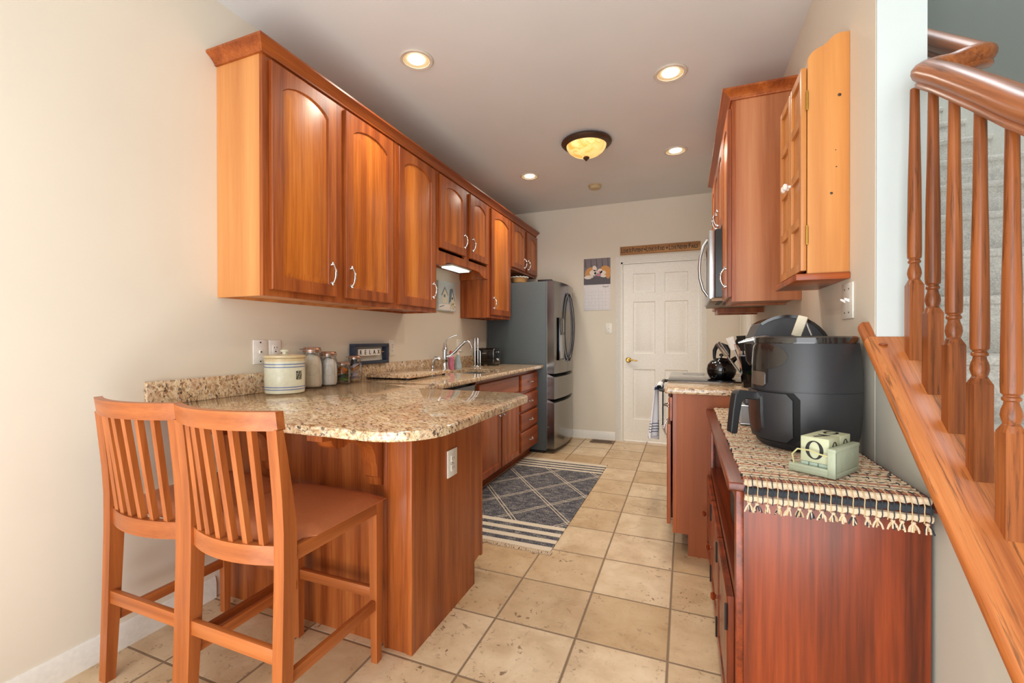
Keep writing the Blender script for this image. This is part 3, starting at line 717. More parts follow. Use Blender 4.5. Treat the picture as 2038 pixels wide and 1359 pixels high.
# sink
t = thing('kitchen_sink', 'undermount stainless sink set in the granite counter', 'sink', ((SX0 + SX1) / 2, (SY0 + SY1) / 2, 0.72))
b = MB(); a0, a1, c0, c1, z0, z1 = SX0 - 0.01, SX1 + 0.01, SY0 - 0.01, SY1 + 0.01, 0.72, CT - 0.033
for f_ in (((a0, c0, z0), (a1, c1, z0 + 0.004)), ((a0, c0, z0), (a0 + 0.004, c1, z1)), ((a1 - 0.004, c0, z0), (a1, c1, z1)), ((a0, c0, z0), (a1, c0 + 0.004, z1)), ((a0, c1 - 0.004, z0), (a1, c1, z1))): b.box(*f_)
obj('basin', b, 'sink_steel', t)
obj('drain', MB().lathe([(0.045, 0.004), (0.045, 0.007), (0.03, 0.006), (0.001, 0.006)], ((SX0 + SX1) / 2, (SY0 + SY1) / 2, 0.72), 20), 'chrome', t)
# granite board resting on the counter
t = thing('granite_board', 'loose granite cutting board on feet lying on the counter before the RELAX frame', 'cutting board', (-1.78, 2.6, CT))
b = slab_mb([(-1.975, 2.42), (-1.655, 2.435), (-1.655, 2.98), (-1.975, 2.98)], CT + 0.012, CT + 0.036, 0.004)
obj('board', b, 'granite', t)
for x in (-1.94, -1.69):
    for y in (2.46, 2.94): obj('foot', MB().lathe([(0.012, 0.0005), (0.012, 0.0115)], (x, y, CT), 12), 'rubber', t)
# base cabinets left run
BX = -1.422
def drawer_mb(w_, h_, t_=0.019):
    mb = MB(); e = 0.007
    vs = [(0, 0, 0), (w_, 0, 0), (w_, h_, 0), (0, h_, 0), (0, 0, t_ - e), (w_, 0, t_ - e), (w_, h_, t_ - e), (0, h_, t_ - e), (e, e, t_), (w_ - e, e, t_), (w_ - e, h_ - e, t_), (e, h_ - e, t_)]
    fs = [[3, 2, 1, 0], [8, 9, 10, 11]] + [[r + k, r + (k + 1) % 4, r + 4 + (k + 1) % 4, r + 4 + k] for r in (0, 4) for k in range(4)]
    return mb.add(vs, fs)
def base_cab_left(label, y0, y1, items):
    t = thing('base_cabinet', label, 'cabinet', (-1.7, (y0 + y1) / 2, 0), 0, 'cherry base cabinets under the sink counter')
    b = MB().box((XL + 0.001, y0, 0.105), (BX - 0.019, y0 + 0.016, 0.88)).box((XL + 0.001, y1 - 0.016, 0.105), (BX - 0.019, y1, 0.88)).box((XL + 0.001, y0 + .016, 0.105), (BX - 0.019, y1 - .016, 0.12)).box((XL + 0.001, y0 + .016, 0.12), (XL + 0.012, y1 - .016, 0.66))
    obj('carcass', b, 'cherry_red_z', t)
    obj('toe_kick', MB().box((BX - 0.09, y0, 0.0), (BX - 0.075, y1, 0.105)), 'cherry_red_y', t)
    f = MB(); f.box((BX - 0.019, y0, 0.105), (BX, y0 + 0.03, 0.88)).box((BX - 0.019, y1 - 0.03, 0.105), (BX, y1, 0.88))
    f.box((BX - 0.0188, y0 + .03, 0.105), (BX - 0.0002, y1 - .03, 0.13)).box((BX - 0.0188, y0 + .03, 0.838), (BX - 0.0002, y1 - .03, 0.88))
    for kind, a, c, z0, z1, hy, hz in items:
        if kind == 'rail': f.box((BX - 0.0188, a, z0), (BX - 0.0002, c, z1))
    obj('face_frame', f, 'cherry_red_y', t)
    for kind, a, c, z0, z1, hy, hz in items:
        if kind == 'rail': continue
        if kind == 'door':
            mb = MB().merge(door_mb(c - a, z1 - z0, arch=0, fr=0.05), basis((BX + 0.001, a, z0), (0, 1, 0), (0, 0, 1), (1, 0, 0)))
            dd = obj('door', mb, ['cherry_red_z', 'cherry_field_red'], t)
        else:
            mb = MB().merge(drawer_mb(c - a, z1 - z0), basis((BX + 0.001, a, z0), (0, 1, 0), (0, 0, 1), (1, 0, 0)))
            dd = obj('drawer' if kind == 'drawer' else 'false_front', mb, 'cherry_red_y', t)
        if hy is not None:
            ax = ((0, 1, 0), (0, 0, 1)) if kind == 'door' else ((0, 0, -1), (0, 1, 0))
            obj('handle', MB().merge(pull_mb(0.105, 0.020), basis((BX + 0.020, hy, hz), ax[0], ax[1], (1, 0, 0))), 'chrome', dd, 'chrome arched pull')
    return t
base_cab_left('cherry four-drawer base cabinet next to the fridge', 3.832, 4.372, [
    ('drawer', 3.862, 4.362, 0.684, 0.846, 4.112, 0.765), ('rail', 3.86, 4.34, 0.66, 0.684, 0, 0), ('drawer', 3.862, 4.362, 0.500, 0.658, 4.112, 0.58), ('rail', 3.86, 4.34, 0.48, 0.5, 0, 0),
    ('drawer', 3.862, 4.362, 0.322, 0.478, 4.112, 0.40), ('rail', 3.86, 4.34, 0.3, 0.322, 0, 0), ('drawer', 3.862, 4.362, 0.118, 0.300, 4.112, 0.21)])
base_cab_left('cherry sink base cabinet with a wide false drawer front and two doors', 2.935, 3.831, [
    ('front', 2.955, 3.800, 0.700, 0.846, None, 0), ('rail', 2.96, 3.80, 0.67, 0.70, 0, 0), ('rail', 3.375, 3.40, 0.13, 0.68, 0, 0),
    ('door', 2.955, 3.375, 0.118, 0.678, 3.345, 0.595), ('door', 3.402, 3.805, 0.118, 0.678, 3.432, 0.595)])
# dishwasher
t = thing('dishwasher', 'black dishwasher with steel control strip between sink cabinet and peninsula', 'dishwasher', (-1.7, 2.63, 0))
obj('body', MB().box((XL + 0.03, 2.335, 0.02), (BX - 0.03, 2.930, 0.872)), 'black', t)
obj('door', MB().box((BX - 0.029, 2.337, 0.11), (BX + 0.012, 2.928, 0.735), 0.006), 'black_steel_dark', t)
d_ = obj('control_panel', MB().box((BX - 0.029, 2.337, 0.737), (BX + 0.012, 2.928, 0.850), 0.006), 'black_steel_dark', t)
obj('handle', MB().tube([(BX + 0.012, 2.42, 0.79), (BX + 0.045, 2.42, 0.79), (BX + 0.045, 2.85, 0.79), (BX + 0.012, 2.85, 0.79)], 0.008, 10), 'black_steel_dark', t)
obj('toe_kick', MB().box((BX - 0.09, 2.337, 0.0), (BX - 0.075, 2.928, 0.105)), 'black', t)

# ------------------------------------------------------------------ peninsula
PX, PY0, PY1 = -0.942, 1.400, 2.022
t = thing('peninsula_cabinet', 'cherry breakfast-bar base with corbels and plain end panel under the granite bar', 'cabinet', (-1.45, 1.7, 0))
obj('back_panel', MB().box((XL + 0.002, PY0 + 0.020, 0.0), (PX - 0.10, PY0 + 0.036, 0.879)), 'cherry_bar_panel', t)
b = MB().prism([(PY0 + 0.012, 0), (PY1 - 0.09, 0), (PY1 - 0.09, 0.105), (PY1 - 0.02, 0.118), (PY1 - 0.02, 0.879), (PY0 + 0.012, 0.879)], 'x', PX - 0.018, PX - 0.001)
obj('end_panel', b, 'cherry_z', t)
b = MB().box((PX - 0.128, PY0 + 0.004, 0), (PX - 0.018, PY0 + 0.020, 0.879), 0.002).box((PX - 0.024, PY0, 0), (PX, PY0 + 0.026, 0.879), 0.003)
b.box((PX - 0.128, PY0, 0), (PX - 0.112, PY0 + 0.012, 0.879), 0.003)
obj('corner_post', b, 'cherry_z', t)
obj('face_frame', MB().box((-1.35, PY1 - 0.02, 0.105), (PX, PY1 - 0.001, 0.879)), 'cherry_z', t)
dmb = MB().merge(door_mb(0.36, 0.73, arch=0), basis((PX - 0.01, PY1, 0.125), (-1, 0, 0), (0, 0, 1), (0, 1, 0)))
obj('door', dmb, ['cherry_z', 'cherry_field'], t)
# inner corner carcass
obj('carcass', MB().box((XL + 0.002, PY0 + 0.036, 0.0), (-1.44, 2.33, 0.879)), 'cherry_z', t)
def corbel(xc):
    hw = 0.032; q = PY0 + 0.020
    prof = [(q, 0.879), (q, 0.625), (q - 0.030, 0.625), (q - 0.034, 0.655), (q - 0.050, 0.664), (q - 0.052, 0.700), (q - 0.062, 0.735)]
    for k in range(1, 8):
        a = PI / 2 * k / 8; prof.append((q - 0.062 - 0.125 * (1 - math.cos(a)), 0.735 + 0.085 * math.sin(a)))
    prof += [(q - 0.205, 0.825), (q - 0.225, 0.815), (q - 0.262, 0.818), (q - 0.278, 0.832), (q - 0.284, 0.850), (q - 0.325, 0.853), (q - 0.325, 0.879)]
    return MB().prism(prof, 'x', xc - hw, xc + hw)
obj('corbel', corbel(-1.105), 'cherry_z', t); obj('corbel', corbel(-1.66), 'cherry_z', t)

def outlet(name, label, cen, face, kind='duplex', w_=0.072, h_=0.118, mats='plate', rot=0, group=None):
    """face: '+x','-x','-y' outward"""
    ax = {'+x': ((0, 1, 0), (0, 0, 1), (1, 0, 0)), '-x': ((0, -1, 0), (0, 0, 1), (-1, 0, 0)), '-y': ((1, 0, 0), (0, 0, 1), (0, -1, 0))}[face]
    t = thing(name, label, 'switch' if 'switch' in name else 'outlet', cen)
    B = basis(cen, *ax)
    obj('plate', MB().merge(MB().box((-w_ / 2, -h_ / 2, 0.0005), (w_ / 2, h_ / 2, 0.006), 0.0025), B), mats, t)
    if kind == 'duplex':
        for s_ in (-1, 1):
            obj('socket', MB().merge(MB().box((-0.016, s_ * 0.020 - 0.014, 0.006), (0.016, s_ * 0.020 + 0.014, 0.0085), 0.002), B), mats, t)
            sl = MB().box((-0.008, s_ * 0.020 - 0.004, 0.0085), (-0.0055, s_ * 0.020 + 0.006, 0.009)).box((0.0055, s_ * 0.020 - 0.004, 0.0085), (0.008, s_ * 0.020 + 0.006, 0.009)).box((-0.002, s_ * 0.020 - 0.010, 0.0085), (0.002, s_ * 0.020 - 0.007, 0.009))
            obj('slots', MB().merge(sl, B), 'slot', t)
        obj('screw', MB().merge(MB().lathe([(0.003, 0.006), (0.003, 0.0072)], n=10), B), 'slot', t)
    elif kind == 'gfci':
        obj('socket', MB().merge(MB().box((-0.017, -0.034, 0.006), (0.017, 0.034, 0.0085), 0.001), B), mats, t)
        sl = MB()
        for s_ in (-1, 1):
            sl.box((-0.009, s_ * 0.020 - 0.004, 0.0085), (-0.006, s_ * 0.020 + 0.005, 0.009)).box((0.006, s_ * 0.020 - 0.004, 0.0085), (0.009, s_ * 0.020 + 0.005, 0.009)).box((-0.002, s_ * 0.020 - 0.011, 0.0085), (0.002, s_ * 0.020 - 0.008, 0.009))
        sl.box((-0.004, -0.003, 0.0085), (0.004, 0.003, 0.010)); obj('slots', MB().merge(sl, B), 'slot', t)
    elif kind == 'jack':
        obj('jack', MB().merge(MB().box((-0.009, -0.009, 0.006), (0.009, 0.009, 0.012), 0.002), B), 'white', t)
        obj('jack_port', MB().merge(MB().box((-0.004, -0.004, 0.012), (0.004, 0.004, 0.0125)), B), 'slot', t)
        for s_ in (-1, 1): obj('screw', MB().merge(MB().lathe([(0.004, 0.006), (0.004, 0.0078)], (0, s_ * 0.048, 0), 10), B), 'slot', t)
    else:
        n_ = 2 if kind == 'double' else 1
        for i in range(n_):
            x = 0 if n_ == 1 else (-0.022 + 0.044 * i)
            obj('toggle', MB().merge(MB().hexa([(x - .004, -.006, .006), (x + .004, -.006, .006), (x + .004, .006, .006), (x - .004, .006, .006), (x - .003, .004, .020), (x + .003, .004, .020), (x + .003, .010, .019), (x - .003, .010, .019)]), B), 'white', t)
            for s_ in (-1, 1): obj('screw', MB().merge(MB().lathe([(0.003, 0.006), (0.003, 0.0072)], (x, s_ * 0.042, 0), 10), B), 'slot', t)
    return t
outlet('wall_outlet', 'ivory duplex outlet on the cherry end panel of the breakfast bar', (PX - 0.001, 1.706, 0.644), '+x', w_=0.085, h_=0.118)
outlet('phone_jack_plate', 'large white phone jack plate leftmost on the wall above the crock', (XL, 1.628, 1.117), '+x', 'jack', w_=0.080, h_=0.122, mats='white')
outlet('wall_outlet', 'white outlet with square insert just right of the phone jack plate', (XL, 1.716, 1.117), '+x', 'gfci', w_=0.072, h_=0.118, mats='white')
outlet('wall_outlet', 'ivory duplex outlet right of the navy RELAX frame', (XL, 2.725, 1.117), '+x')
outlet('wall_switch', 'ivory double switch plate behind the faucet spout', (XL, 3.782, 1.117), '+x', 'double', w_=0.118)
outlet('wall_outlet', 'narrow ivory outlet behind the paper towel holder', (XL, 4.055, 1.117), '+x')
outlet('wall_switch', 'white toggle switch on the end wall left of the door', (-0.822, YB, 1.298), '-y', 'single', w_=0.072, h_=0.12)
t = outlet('wall_switch', 'tall ivory switch and outlet plate below the pine cabinet', (XR, 1.940, 1.316), '-x', 'double', w_=0.116, h_=0.128)

# ------------------------------------------------------------------ things on the left counter
def crock():
    c = (-1.872, 1.665, CT + 0.0005)
    t = thing('stoneware_crock', 'cream stoneware crock with blue stripes and a lid, largest jar on the counter', 'crock', c)
    obj('body', MB().lathe([(0.085, 0), (0.091, 0.004), (0.093, 0.02), (0.0935, 0.10), (0.093, 0.150), (0.0935, 0.160)], c, 40), 'ceramic', t)
    for z in (0.022, 0.034, 0.132, 0.146): obj('stripe', MB().lathe([(0.0938, z - 0.0022), (0.0944, z - 0.0015), (0.0944, z + 0.0015), (0.0938, z + 0.0022)], c, 40, caps=False), 'blue', t, 'blue glazed band')
    obj('rim', MB().lathe([(0.0935, 0.160), (0.094, 0.172), (0.090, 0.176)], c, 40), 'ceramic_tan', t)
    ld = obj('lid', MB().lathe([(0.096, 0.1765), (0.098, 0.182), (0.097, 0.188), (0.07, 0.193), (0.03, 0.195), (0.001, 0.196)], c, 40), 'ceramic_tan', t)
    obj('knob', MB().lathe([(0.012, 0.195), (0.012, 0.203), (0.021, 0.207), (0.022, 0.213), (0.015, 0.218), (0.001, 0.219)], c, 20), 'ceramic', ld)
    a = math.atan2(-c[1], -c[0]) + 0.72; mb = MB(); vs = []; n = 8
    for k in range(n + 1):
        q = a - 0.16 + 0.36 * k / n
        for z in (0.070, 0.112): vs.append((c[0] + 0.0941 * math.cos(q), c[1] + 0.0941 * math.sin(q), c[2] + z))
    mb.add(vs, [[2 * k, 2 * k + 2, 2 * k + 3, 2 * k + 1] for k in range(n)])
    obj('stamp', mb, 'ink', t, 'small dark maker stamp')
    mb = MB()
    for j in range(5):
        for k in range(7):
            q = a - 0.13 + 0.045 * k; z = 0.074 + 0.0078 * j
            if (j * 5 + k * 3) % 4 == 0: continue
            p0 = [(c[0] + 0.0945 * math.cos(q + s_), c[1] + 0.0945 * math.sin(q + s_), c[2] + z + zz) for s_, zz in ((0, 0), (0.032, 0), (0.032, 0.0038), (0, 0.0038))]
            mb.add(p0, [[0, 1, 2, 3]])
    obj('stamp_lettering', mb, 'ceramic', t)
crock()
def jar(label, c, r, h_, fill, fill_h, name_fill, fill_label, fcat):
    t = thing('glass_jar', label, 'jar', c, 0, 'clamp-top glass jars on the counter')
    pr = [(r * .88, 0), (r * .97, 0.004), (r, 0.015), (r, h_ * .62), (r * .95, h_ * .72), (r * .80, h_ * .80), (r * .78, h_ * .86)]
    inn = [(max(a - 0.0028, 0.001), z + (0.004 if i == 0 else 0)) for i, (a, z) in enumerate(pr)]
    mb = MB().lathe(pr + inn[::-1], c, 32, caps=False)
    n = 32; o = 0
    mb.f.append([k for k in range(n)][::-1]); mb.m.append(0); mb.sm.append(False)
    L = (len(pr) * 2 - 1) * n; mb.f.append([L + k for k in range(n)]); mb.m.append(0); mb.sm.append(False)
    obj('glass_body', mb, 'glass', t)
    obj('embossed_ring', MB().tube([(c[0] + (r + .0005) * math.cos(a_), c[1] + (r + .0005) * math.sin(a_), c[2] + h_ * .45 + r * .55 * math.sin(q)) for q in [2 * PI * k / 24 for k in range(24)] for a_ in [math.atan2(-c[1], -c[0]) + .5 * math.cos(q)]], 0.001, 6, closed=True), 'glass', t)
    ld = obj('lid', MB().lathe([(r * .80, h_ * .862), (r * .86, h_ * .87), (r * .86, h_ * .93), (r * .82, h_ * .955), (r * .80, h_ * .96), (r * .78, h_ * .985), (r * .6, h_ * .995), (0.001, h_)], c, 32), 'copper', t)
    w_ = MB(); a = math.atan2(-c[1], -c[0])
    for zz in (.875, .925): w_.tube([(c[0] + r * .875 * math.cos(2 * PI * k / 24), c[1] + r * .875 * math.sin(2 * PI * k / 24), c[2] + h_ * zz) for k in range(24)], 0.0016, 6, closed=True)
    for da in (-.55, .25):
        w_.tube([(c[0] + r * .9 * math.cos(a + da), c[1] + r * .9 * math.sin(a + da), c[2] + h_ * zz) for zz in (.84, .90, .97)], 0.002, 6)
    w_.tube([(c[0] + r * .9 * math.cos(a - 1.1), c[1] + r * .9 * math.sin(a - 1.1), c[2] + h_ * .95), (c[0] + r * 1.25 * math.cos(a - 1.1), c[1] + r * 1.25 * math.sin(a - 1.1), c[2] + h_ * .955)], 0.002, 6)
    obj('wire_bail', w_, 'chrome', t)
    rr = r - 0.0045
    if fill in ('flour', 'sugar'):
        rn = random.Random(len(label)); pts = [(rr * .86, 0.0055), (rr * .97, 0.012), (rr, 0.02)]
        mb = MB().lathe([(rr * .86, 0.0055), (rr * .97, 0.013), (rr, 0.02), (rr, fill_h * .55), (rr * .9, fill_h * .75), (rr * .7, fill_h * .9), (rr * .3, fill_h), (0.001, fill_h)], c, 32)
        mb.v = [(x + (rn.uniform(-1, 1) * .0015 if z > c[2] + fill_h * .6 else 0), y, z + (rn.uniform(-1, 1) * .004 if z > c[2] + fill_h * .6 else 0)) for x, y, z in mb.v]
        obj(name_fill, mb, fill, None, fill_label, 'stuff', fcat)
    else:
        rn = random.Random(5 + len(label)); i = 0
        for z in [0.02 + k * 0.019 for k in range(int((fill_h - 0.015) / 0.019))]:
            mb = MB(); q0 = rn.uniform(0, 6); w2 = rr * 0.70; vs = []
            mcol = fill[i % len(fill)]
            for u in range(5):
                for v in range(5):
                    x = (u / 4 - .5) * 2 * w2; y = (v / 4 - .5) * 1.5 * w2
                    d_ = (1 - (abs(u - 2) / 2) ** 2) * (1 - (abs(v - 2) / 2) ** 2)
                    vs.append((x, y, d_ * 0.009 + rn.uniform(-.0015, .0015)))
            vs += [(x, y, -zz * .8) for x, y, zz in vs]
            fs = [[5 * u + v, 5 * u + v + 1, 5 * u + v + 6, 5 * u + v + 5] for u in range(4) for v in range(4)]
            fs += [[i_ + 25 for i_ in f][::-1] for f in fs]
            mb.add(vs, fs, 0, True)
            tilt = Matrix.Rotation(rn.uniform(-.5, .5), 4, 'X') @ Matrix.Rotation(rn.uniform(-.5, .5), 4, 'Y')
            mm = Matrix.Translation((c[0], c[1], c[2] + z + 0.006)) @ Matrix.Rotation(q0, 4, 'Z') @ tilt
            i += 1
            tag(obj(name_fill, MB().merge(mb, mm), mcol[0]), fill_label % (mcol[1], ('bottom', 'second from bottom', 'third from bottom', 'fourth from bottom', 'fifth from bottom', 'sixth from bottom')[min(i - 1, 5)]), 'packet', fcat)
jar('tallest glass clamp-top jar, filled with flour, touching the crock', (-1.925, 1.893, CT + .0005), 0.056, 0.225, 'flour', 0.186, 'flour', 'cream flour filling the tallest glass jar', 'flour')
jar('second glass clamp-top jar, filled with white sugar', (-1.925, 2.013, CT + .0005), 0.054, 0.198, 'sugar', 0.162, 'sugar', 'white sugar filling the second glass jar', 'sugar')
jar('shortest glass jar, holding orange and green packets', (-1.925, 2.132, CT + .0005), 0.050, 0.130, [('green', 'green'), ('darkgreen', 'dark green'), ('orange', 'orange'), ('orange', 'orange')], 0.100, 'snack_packet', '%s packet in the shortest jar, %s', 'orange and green packets')
jar('rightmost glass clamp-top jar, holding lilac and orange packets', (-1.930, 2.243, CT + .0005), 0.047, 0.165, [('lilac', 'lilac'), ('lilac', 'lilac'), ('lilac', 'lilac'), ('orange', 'orange'), ('lilac', 'lilac')], 0.125, 'tea_packet', '%s packet in the rightmost jar, %s', 'lilac and orange packets')

# RELAX frame, on the backsplash ledge
t = thing('letter_frame', 'open navy wooden frame with RELAX letter tiles, standing on the backsplash', 'decoration', (-1.985, 2.455, 1.013), 0)
b = MB(); y0, y1, z0, z1, th = 2.275, 2.635, 1.0125, 1.150, 0.022
b.box((-2.000, y0, z0), (-1.960, y1, z0 + th), 0.0015).box((-2.000, y0, z1 - th), (-1.960, y1, z1), 0.0015).box((-2.000, y0, z0 + th), (-1.960, y0 + th * 1.3, z1 - th), 0.0015).box((-2.000, y1 - th * 1.3, z0 + th), (-1.960, y1, z1 - th), 0.0015)
obj('frame', b, 'navy', t)
obj('peg', MB().tube([(-1.985, y0 + th, 1.092), (-1.985, y1 - th * .8, 1.092)], 0.004, 8), 'wood_raw', t)
for i, ch in enumerate('RELAX'):
    ya = 2.332 + i * 0.046
    tl = obj('letter_tile', MB().box((-1.993, ya, 1.070), (-1.976, ya + 0.0452, 1.114), 0.001), 'white', t, 'white tile with black letter ' + ch)
    obj('letter', MB().merge(text_mb(ch, 0.040, 0.0006, 0.8, bold=0.0008), basis((-1.9752, ya + 0.0215, 1.0915), (0, 1, 0), (0, 0, 1), (1, 0, 0))), 'ink', tl)

# faucet, sprayer, soaps, holder, toaster
fx, fy = -1.885, 3.30
t = thing('kitchen_faucet', 'tall chrome kitchen faucet with angled spout and top lever', 'faucet', (fx, fy, CT))
c = (fx, fy, CT + .0005)
obj('base', MB().lathe([(0.038, 0), (0.037, 0.008), (0.031, 0.02), (0.027, 0.06), (0.0265, 0.085), (0.029, 0.09), (0.029, 0.096), (0.024, 0.10), (0.023, 0.165), (0.028, 0.170), (0.028, 0.178), (0.020, 0.19), (0.015, 0.215), (0.010, 0.235), (0.001, 0.24)], c, 24), 'chrome', t)
sp_ = [(fx + 0.012, fy, CT + 0.120), (fx + 0.040, fy + 0.01, CT + 0.125), (fx + 0.080, fy + 0.04, CT + 0.165), (fx + 0.115, fy + 0.06, CT + 0.210), (fx + 0.145, fy + 0.08, CT + 0.240), (fx + 0.165, fy + 0.095, CT + 0.245), (fx + 0.185, fy + 0.11, CT + 0.232), (fx + 0.195, fy + 0.12, CT + 0.195)]
obj('spout', MB().tube(sp_, [0.014, 0.013, 0.0125, 0.012, 0.012, 0.0115, 0.0115, 0.014], 14), 'chrome', t)
obj('lever', MB().tube([(fx, fy, CT + 0.232), (fx + 0.012, fy + 0.01, CT + 0.262), (fx + 0.045, fy + 0.03, CT + 0.288), (fx + 0.085, fy + 0.05, CT + 0.302)], [0.007, 0.006, 0.005, 0.006], 10), 'chrome', t)
c = (-1.90, 3.13, CT + .0005)
t = thing('side_sprayer', 'short chrome side sprayer left of the faucet', 'sprayer', c)
obj('holder', MB().lathe([(0.022, 0), (0.021, 0.006), (0.014, 0.012), (0.013, 0.05)], c, 18), 'chrome', t)
obj('spray_head', MB().tube([(c[0], c[1], c[2] + 0.05), (c[0] + .002, c[1], c[2] + 0.085), (c[0] + 0.02, c[1] + .006, c[2] + 0.115), (c[0] + 0.045, c[1] + 0.012, c[2] + 0.112), (c[0] + 0.055, c[1] + 0.015, c[2] + 0.10)], [0.012, 0.014, 0.015, 0.014, 0.012], 12), 'chrome', t)
c = (-1.905, 3.44, CT + .0005)
t = thing('soap_bottle', 'pink foaming soap bottle with a red cap behind the faucet', 'soap bottle', c)
obj('body', MB().lathe([(0.026, 0), (0.028, 0.005), (0.027, 0.04), (0.024, 0.07), (0.027, 0.10), (0.022, 0.115), (0.016, 0.12)], c, 24), 'pink', t)
obj('cap', MB().lathe([(0.016, 0.1205), (0.017, 0.13), (0.013, 0.155), (0.008, 0.165), (0.001, 0.167)], c, 20), 'red', t)
c = (-1.90, 3.56, CT + .0005)
t = thing('soap_bottle', 'grey-blue conical soap bottle right of the pink bottle', 'soap bottle', c)
obj('body', MB().lathe([(0.036, 0), (0.037, 0.006), (0.034, 0.03), (0.022, 0.09), (0.013, 0.118), (0.012, 0.125)], c, 24), 'bluegrey', t)
obj('pump', MB().lathe([(0.013, 0.1255), (0.013, 0.14), (0.006, 0.142), (0.005, 0.165)], c, 14).tube([(c[0], c[1], c[2] + .165), (c[0] + .03, c[1] + .01, c[2] + .163)], 0.005, 8), 'white', t)
c = (-1.86, 3.86, CT + .0005)
t = thing('paper_towel_holder', 'empty chrome wire paper towel holder between faucet and toaster', 'paper towel holder', c)
obj('base_ring', MB().tube([(c[0] + .07 * math.cos(2 * PI * k / 28), c[1] + .07 * math.sin(2 * PI * k / 28), c[2] + .004) for k in range(28)], 0.0035, 8, closed=True).tube([(c[0] - .07, c[1], c[2] + .004), (c[0] + .07, c[1], c[2] + .004)], 0.003, 8), 'chrome', t)
def loop(hh, ww, dy=0):
    pts = [(c[0] - ww, c[1] + dy, c[2] + .004)]
    for k in range(13): a = PI - PI * k / 12; pts.append((c[0] + ww * math.cos(a), c[1] + dy, c[2] + hh - ww + ww * math.sin(a)))
    pts.append((c[0] + ww, c[1] + dy, c[2] + .004)); return pts
obj('inner_loop', MB().tube(loop(0.285, 0.016), 0.0032, 8), 'chrome', t)
obj('outer_loop', MB().tube(loop(0.165, 0.026, 0.03), 0.0032, 8), 'chrome', t)
c = (-1.855, 4.13, CT)
t = thing('toaster', 'black two-slice toaster with a chrome lever at the counter end', 'toaster', c)
b = MB().box((c[0] - .115, c[1] - .08, CT + .012), (c[0] + .105, c[1] + .08, CT + .175), 0.022, seg=4)
obj('body', b, 'black_gloss', t)
obj('slots', MB().box((c[0] - .09, c[1] - .045, CT + .1745), (c[0] + .08, c[1] - .018, CT + .1765)).box((c[0] - .09, c[1] + .018, CT + .1745), (c[0] + .08, c[1] + .045, CT + .1765)), 'slot', t)
obj('trim_bar', MB().box((c[0] - .03, c[1] - .0815, CT + .12), (c[0] + .012, c[1] - .0795, CT + .127)), 'steel', t)
obj('lever', MB().box((c[0] + .106, c[1] - .03, CT + .13), (c[0] + .128, c[1] + .03, CT + .143), 0.004), 'chrome', t)
obj('dial', MB().merge(MB().lathe([(0.017, 0), (0.016, 0.014), (0.012, 0.016)], n=18), basis((c[0] + .105, c[1], CT + .06), (0, 1, 0), (0, 0, 1), (1, 0, 0))), 'chrome', t)
for sx in (-.09, .08):
    for sy in (-.06, .06): obj('foot', MB().lathe([(0.009, 0.0005), (0.009, 0.013)], (c[0] + sx, c[1] + sy, CT), 10), 'rubber', t)
# small clip lying on the peninsula
tag(obj('cord_clip', MB().tube([(-1.36, 2.20, CT + .004), (-1.345, 2.215, CT + .012), (-1.33, 2.205, CT + .006), (-1.345, 2.19, CT + .004)], 0.0035, 8, closed=True), 'chrome'), 'tiny chrome ring lying near the inner corner of the counter', 'ring')

# ------------------------------------------------------------------ fridge
FY0, FY1, FXb, FXd = 4.392, 5.200, -1.318, -1.238
t = thing('refrigerator', 'black stainless french-door refrigerator with two drawers and ice dispenser', 'refrigerator', (-1.65, 4.79, 0))
obj('body', MB().box((-1.985, FY0, 0.03), (FXb - 0.004, FY1, 1.772), 0.004), 'fridge_side', t)
obj('feet', MB().box((-1.97, FY0 + .02, 0.0), (FXb - .03, FY1 - .02, 0.03)), 'black', t)
obj('hinge_cover', MB().box((-1.42, FY0 + .01, 1.7725), (-1.27, FY0 + .08, 1.792), 0.006).box((-1.42, FY1 - .08, 1.7725), (-1.27, FY1 - .01, 1.792), 0.006), 'black', t)
def arcx(y):
    u = (y - (FY0 + FY1) / 2) / ((FY1 - FY0) / 2); return FXd + 0.042 * (1 - u * u)
def front(y0, y1, z0, z1, lip=False):
    ys = [y0 + (y1 - y0) * k / 12 for k in range(13)]
    poly = [(FXb, y0)] + [(arcx(y), y) for y in ys] + [(FXb, y1)]
    mb = MB(); n = len(poly); e = 0.006
    mb.prism(poly, 'z', z0, z1, smooth=False)
    for i in range(1, 12): pass
    return mb
ym = 4.790
dl = obj('door', front(FY0, ym - .002, 0.822, 1.772), ['black_steel'], t); d2 = obj('door', front(ym + .002, FY1, 0.822, 1.772), ['black_steel'], t)
m1 = obj('drawer', front(FY0, FY1, 0.560, 0.785), ['black_steel'], t); m2 = obj('drawer', front(FY0, FY1, 0.050, 0.522), ['black_steel'], t)
def lip(z0, z1):
    ys = [FY0 + (FY1 - FY0) * k / 14 for k in range(15)]
    mb = MB(); vs = []
    for y in ys: vs += [(arcx(y), y, z0), (FXb + .02, y, z1), (FXb, y, z1), (FXb, y, z0)]
    mb.add(vs, [[4 * k + j, 4 * k + (j + 1) % 4, 4 * k + 4 + (j + 1) % 4, 4 * k + 4 + j] for k in range(14) for j in range(4)] + [[0, 1, 2, 3], [56, 57, 58, 59]])
    return mb
obj('drawer_lip', lip(0.785, 0.815), 'steel', m1); obj('drawer_lip', lip(0.522, 0.552), 'steel', m2)
for yy, dd in ((ym - 0.045, dl), (ym + 0.045, d2)):
    pts = []
    for k in range(15):
        q = k / 14; pts.append((arcx(yy) + 0.004 + 0.056 * math.sin(PI * q) ** 0.7, yy, 0.935 + 0.74 * q))
    obj('handle', MB().tube(pts, [(0.011, 0.015)] * 15, 10), 'black_steel_dark', dd)
dsp = MB().box((arcx(4.56) - .004, 4.475, 0.955), (arcx(4.62) + .002, 4.665, 1.40), 0.004)
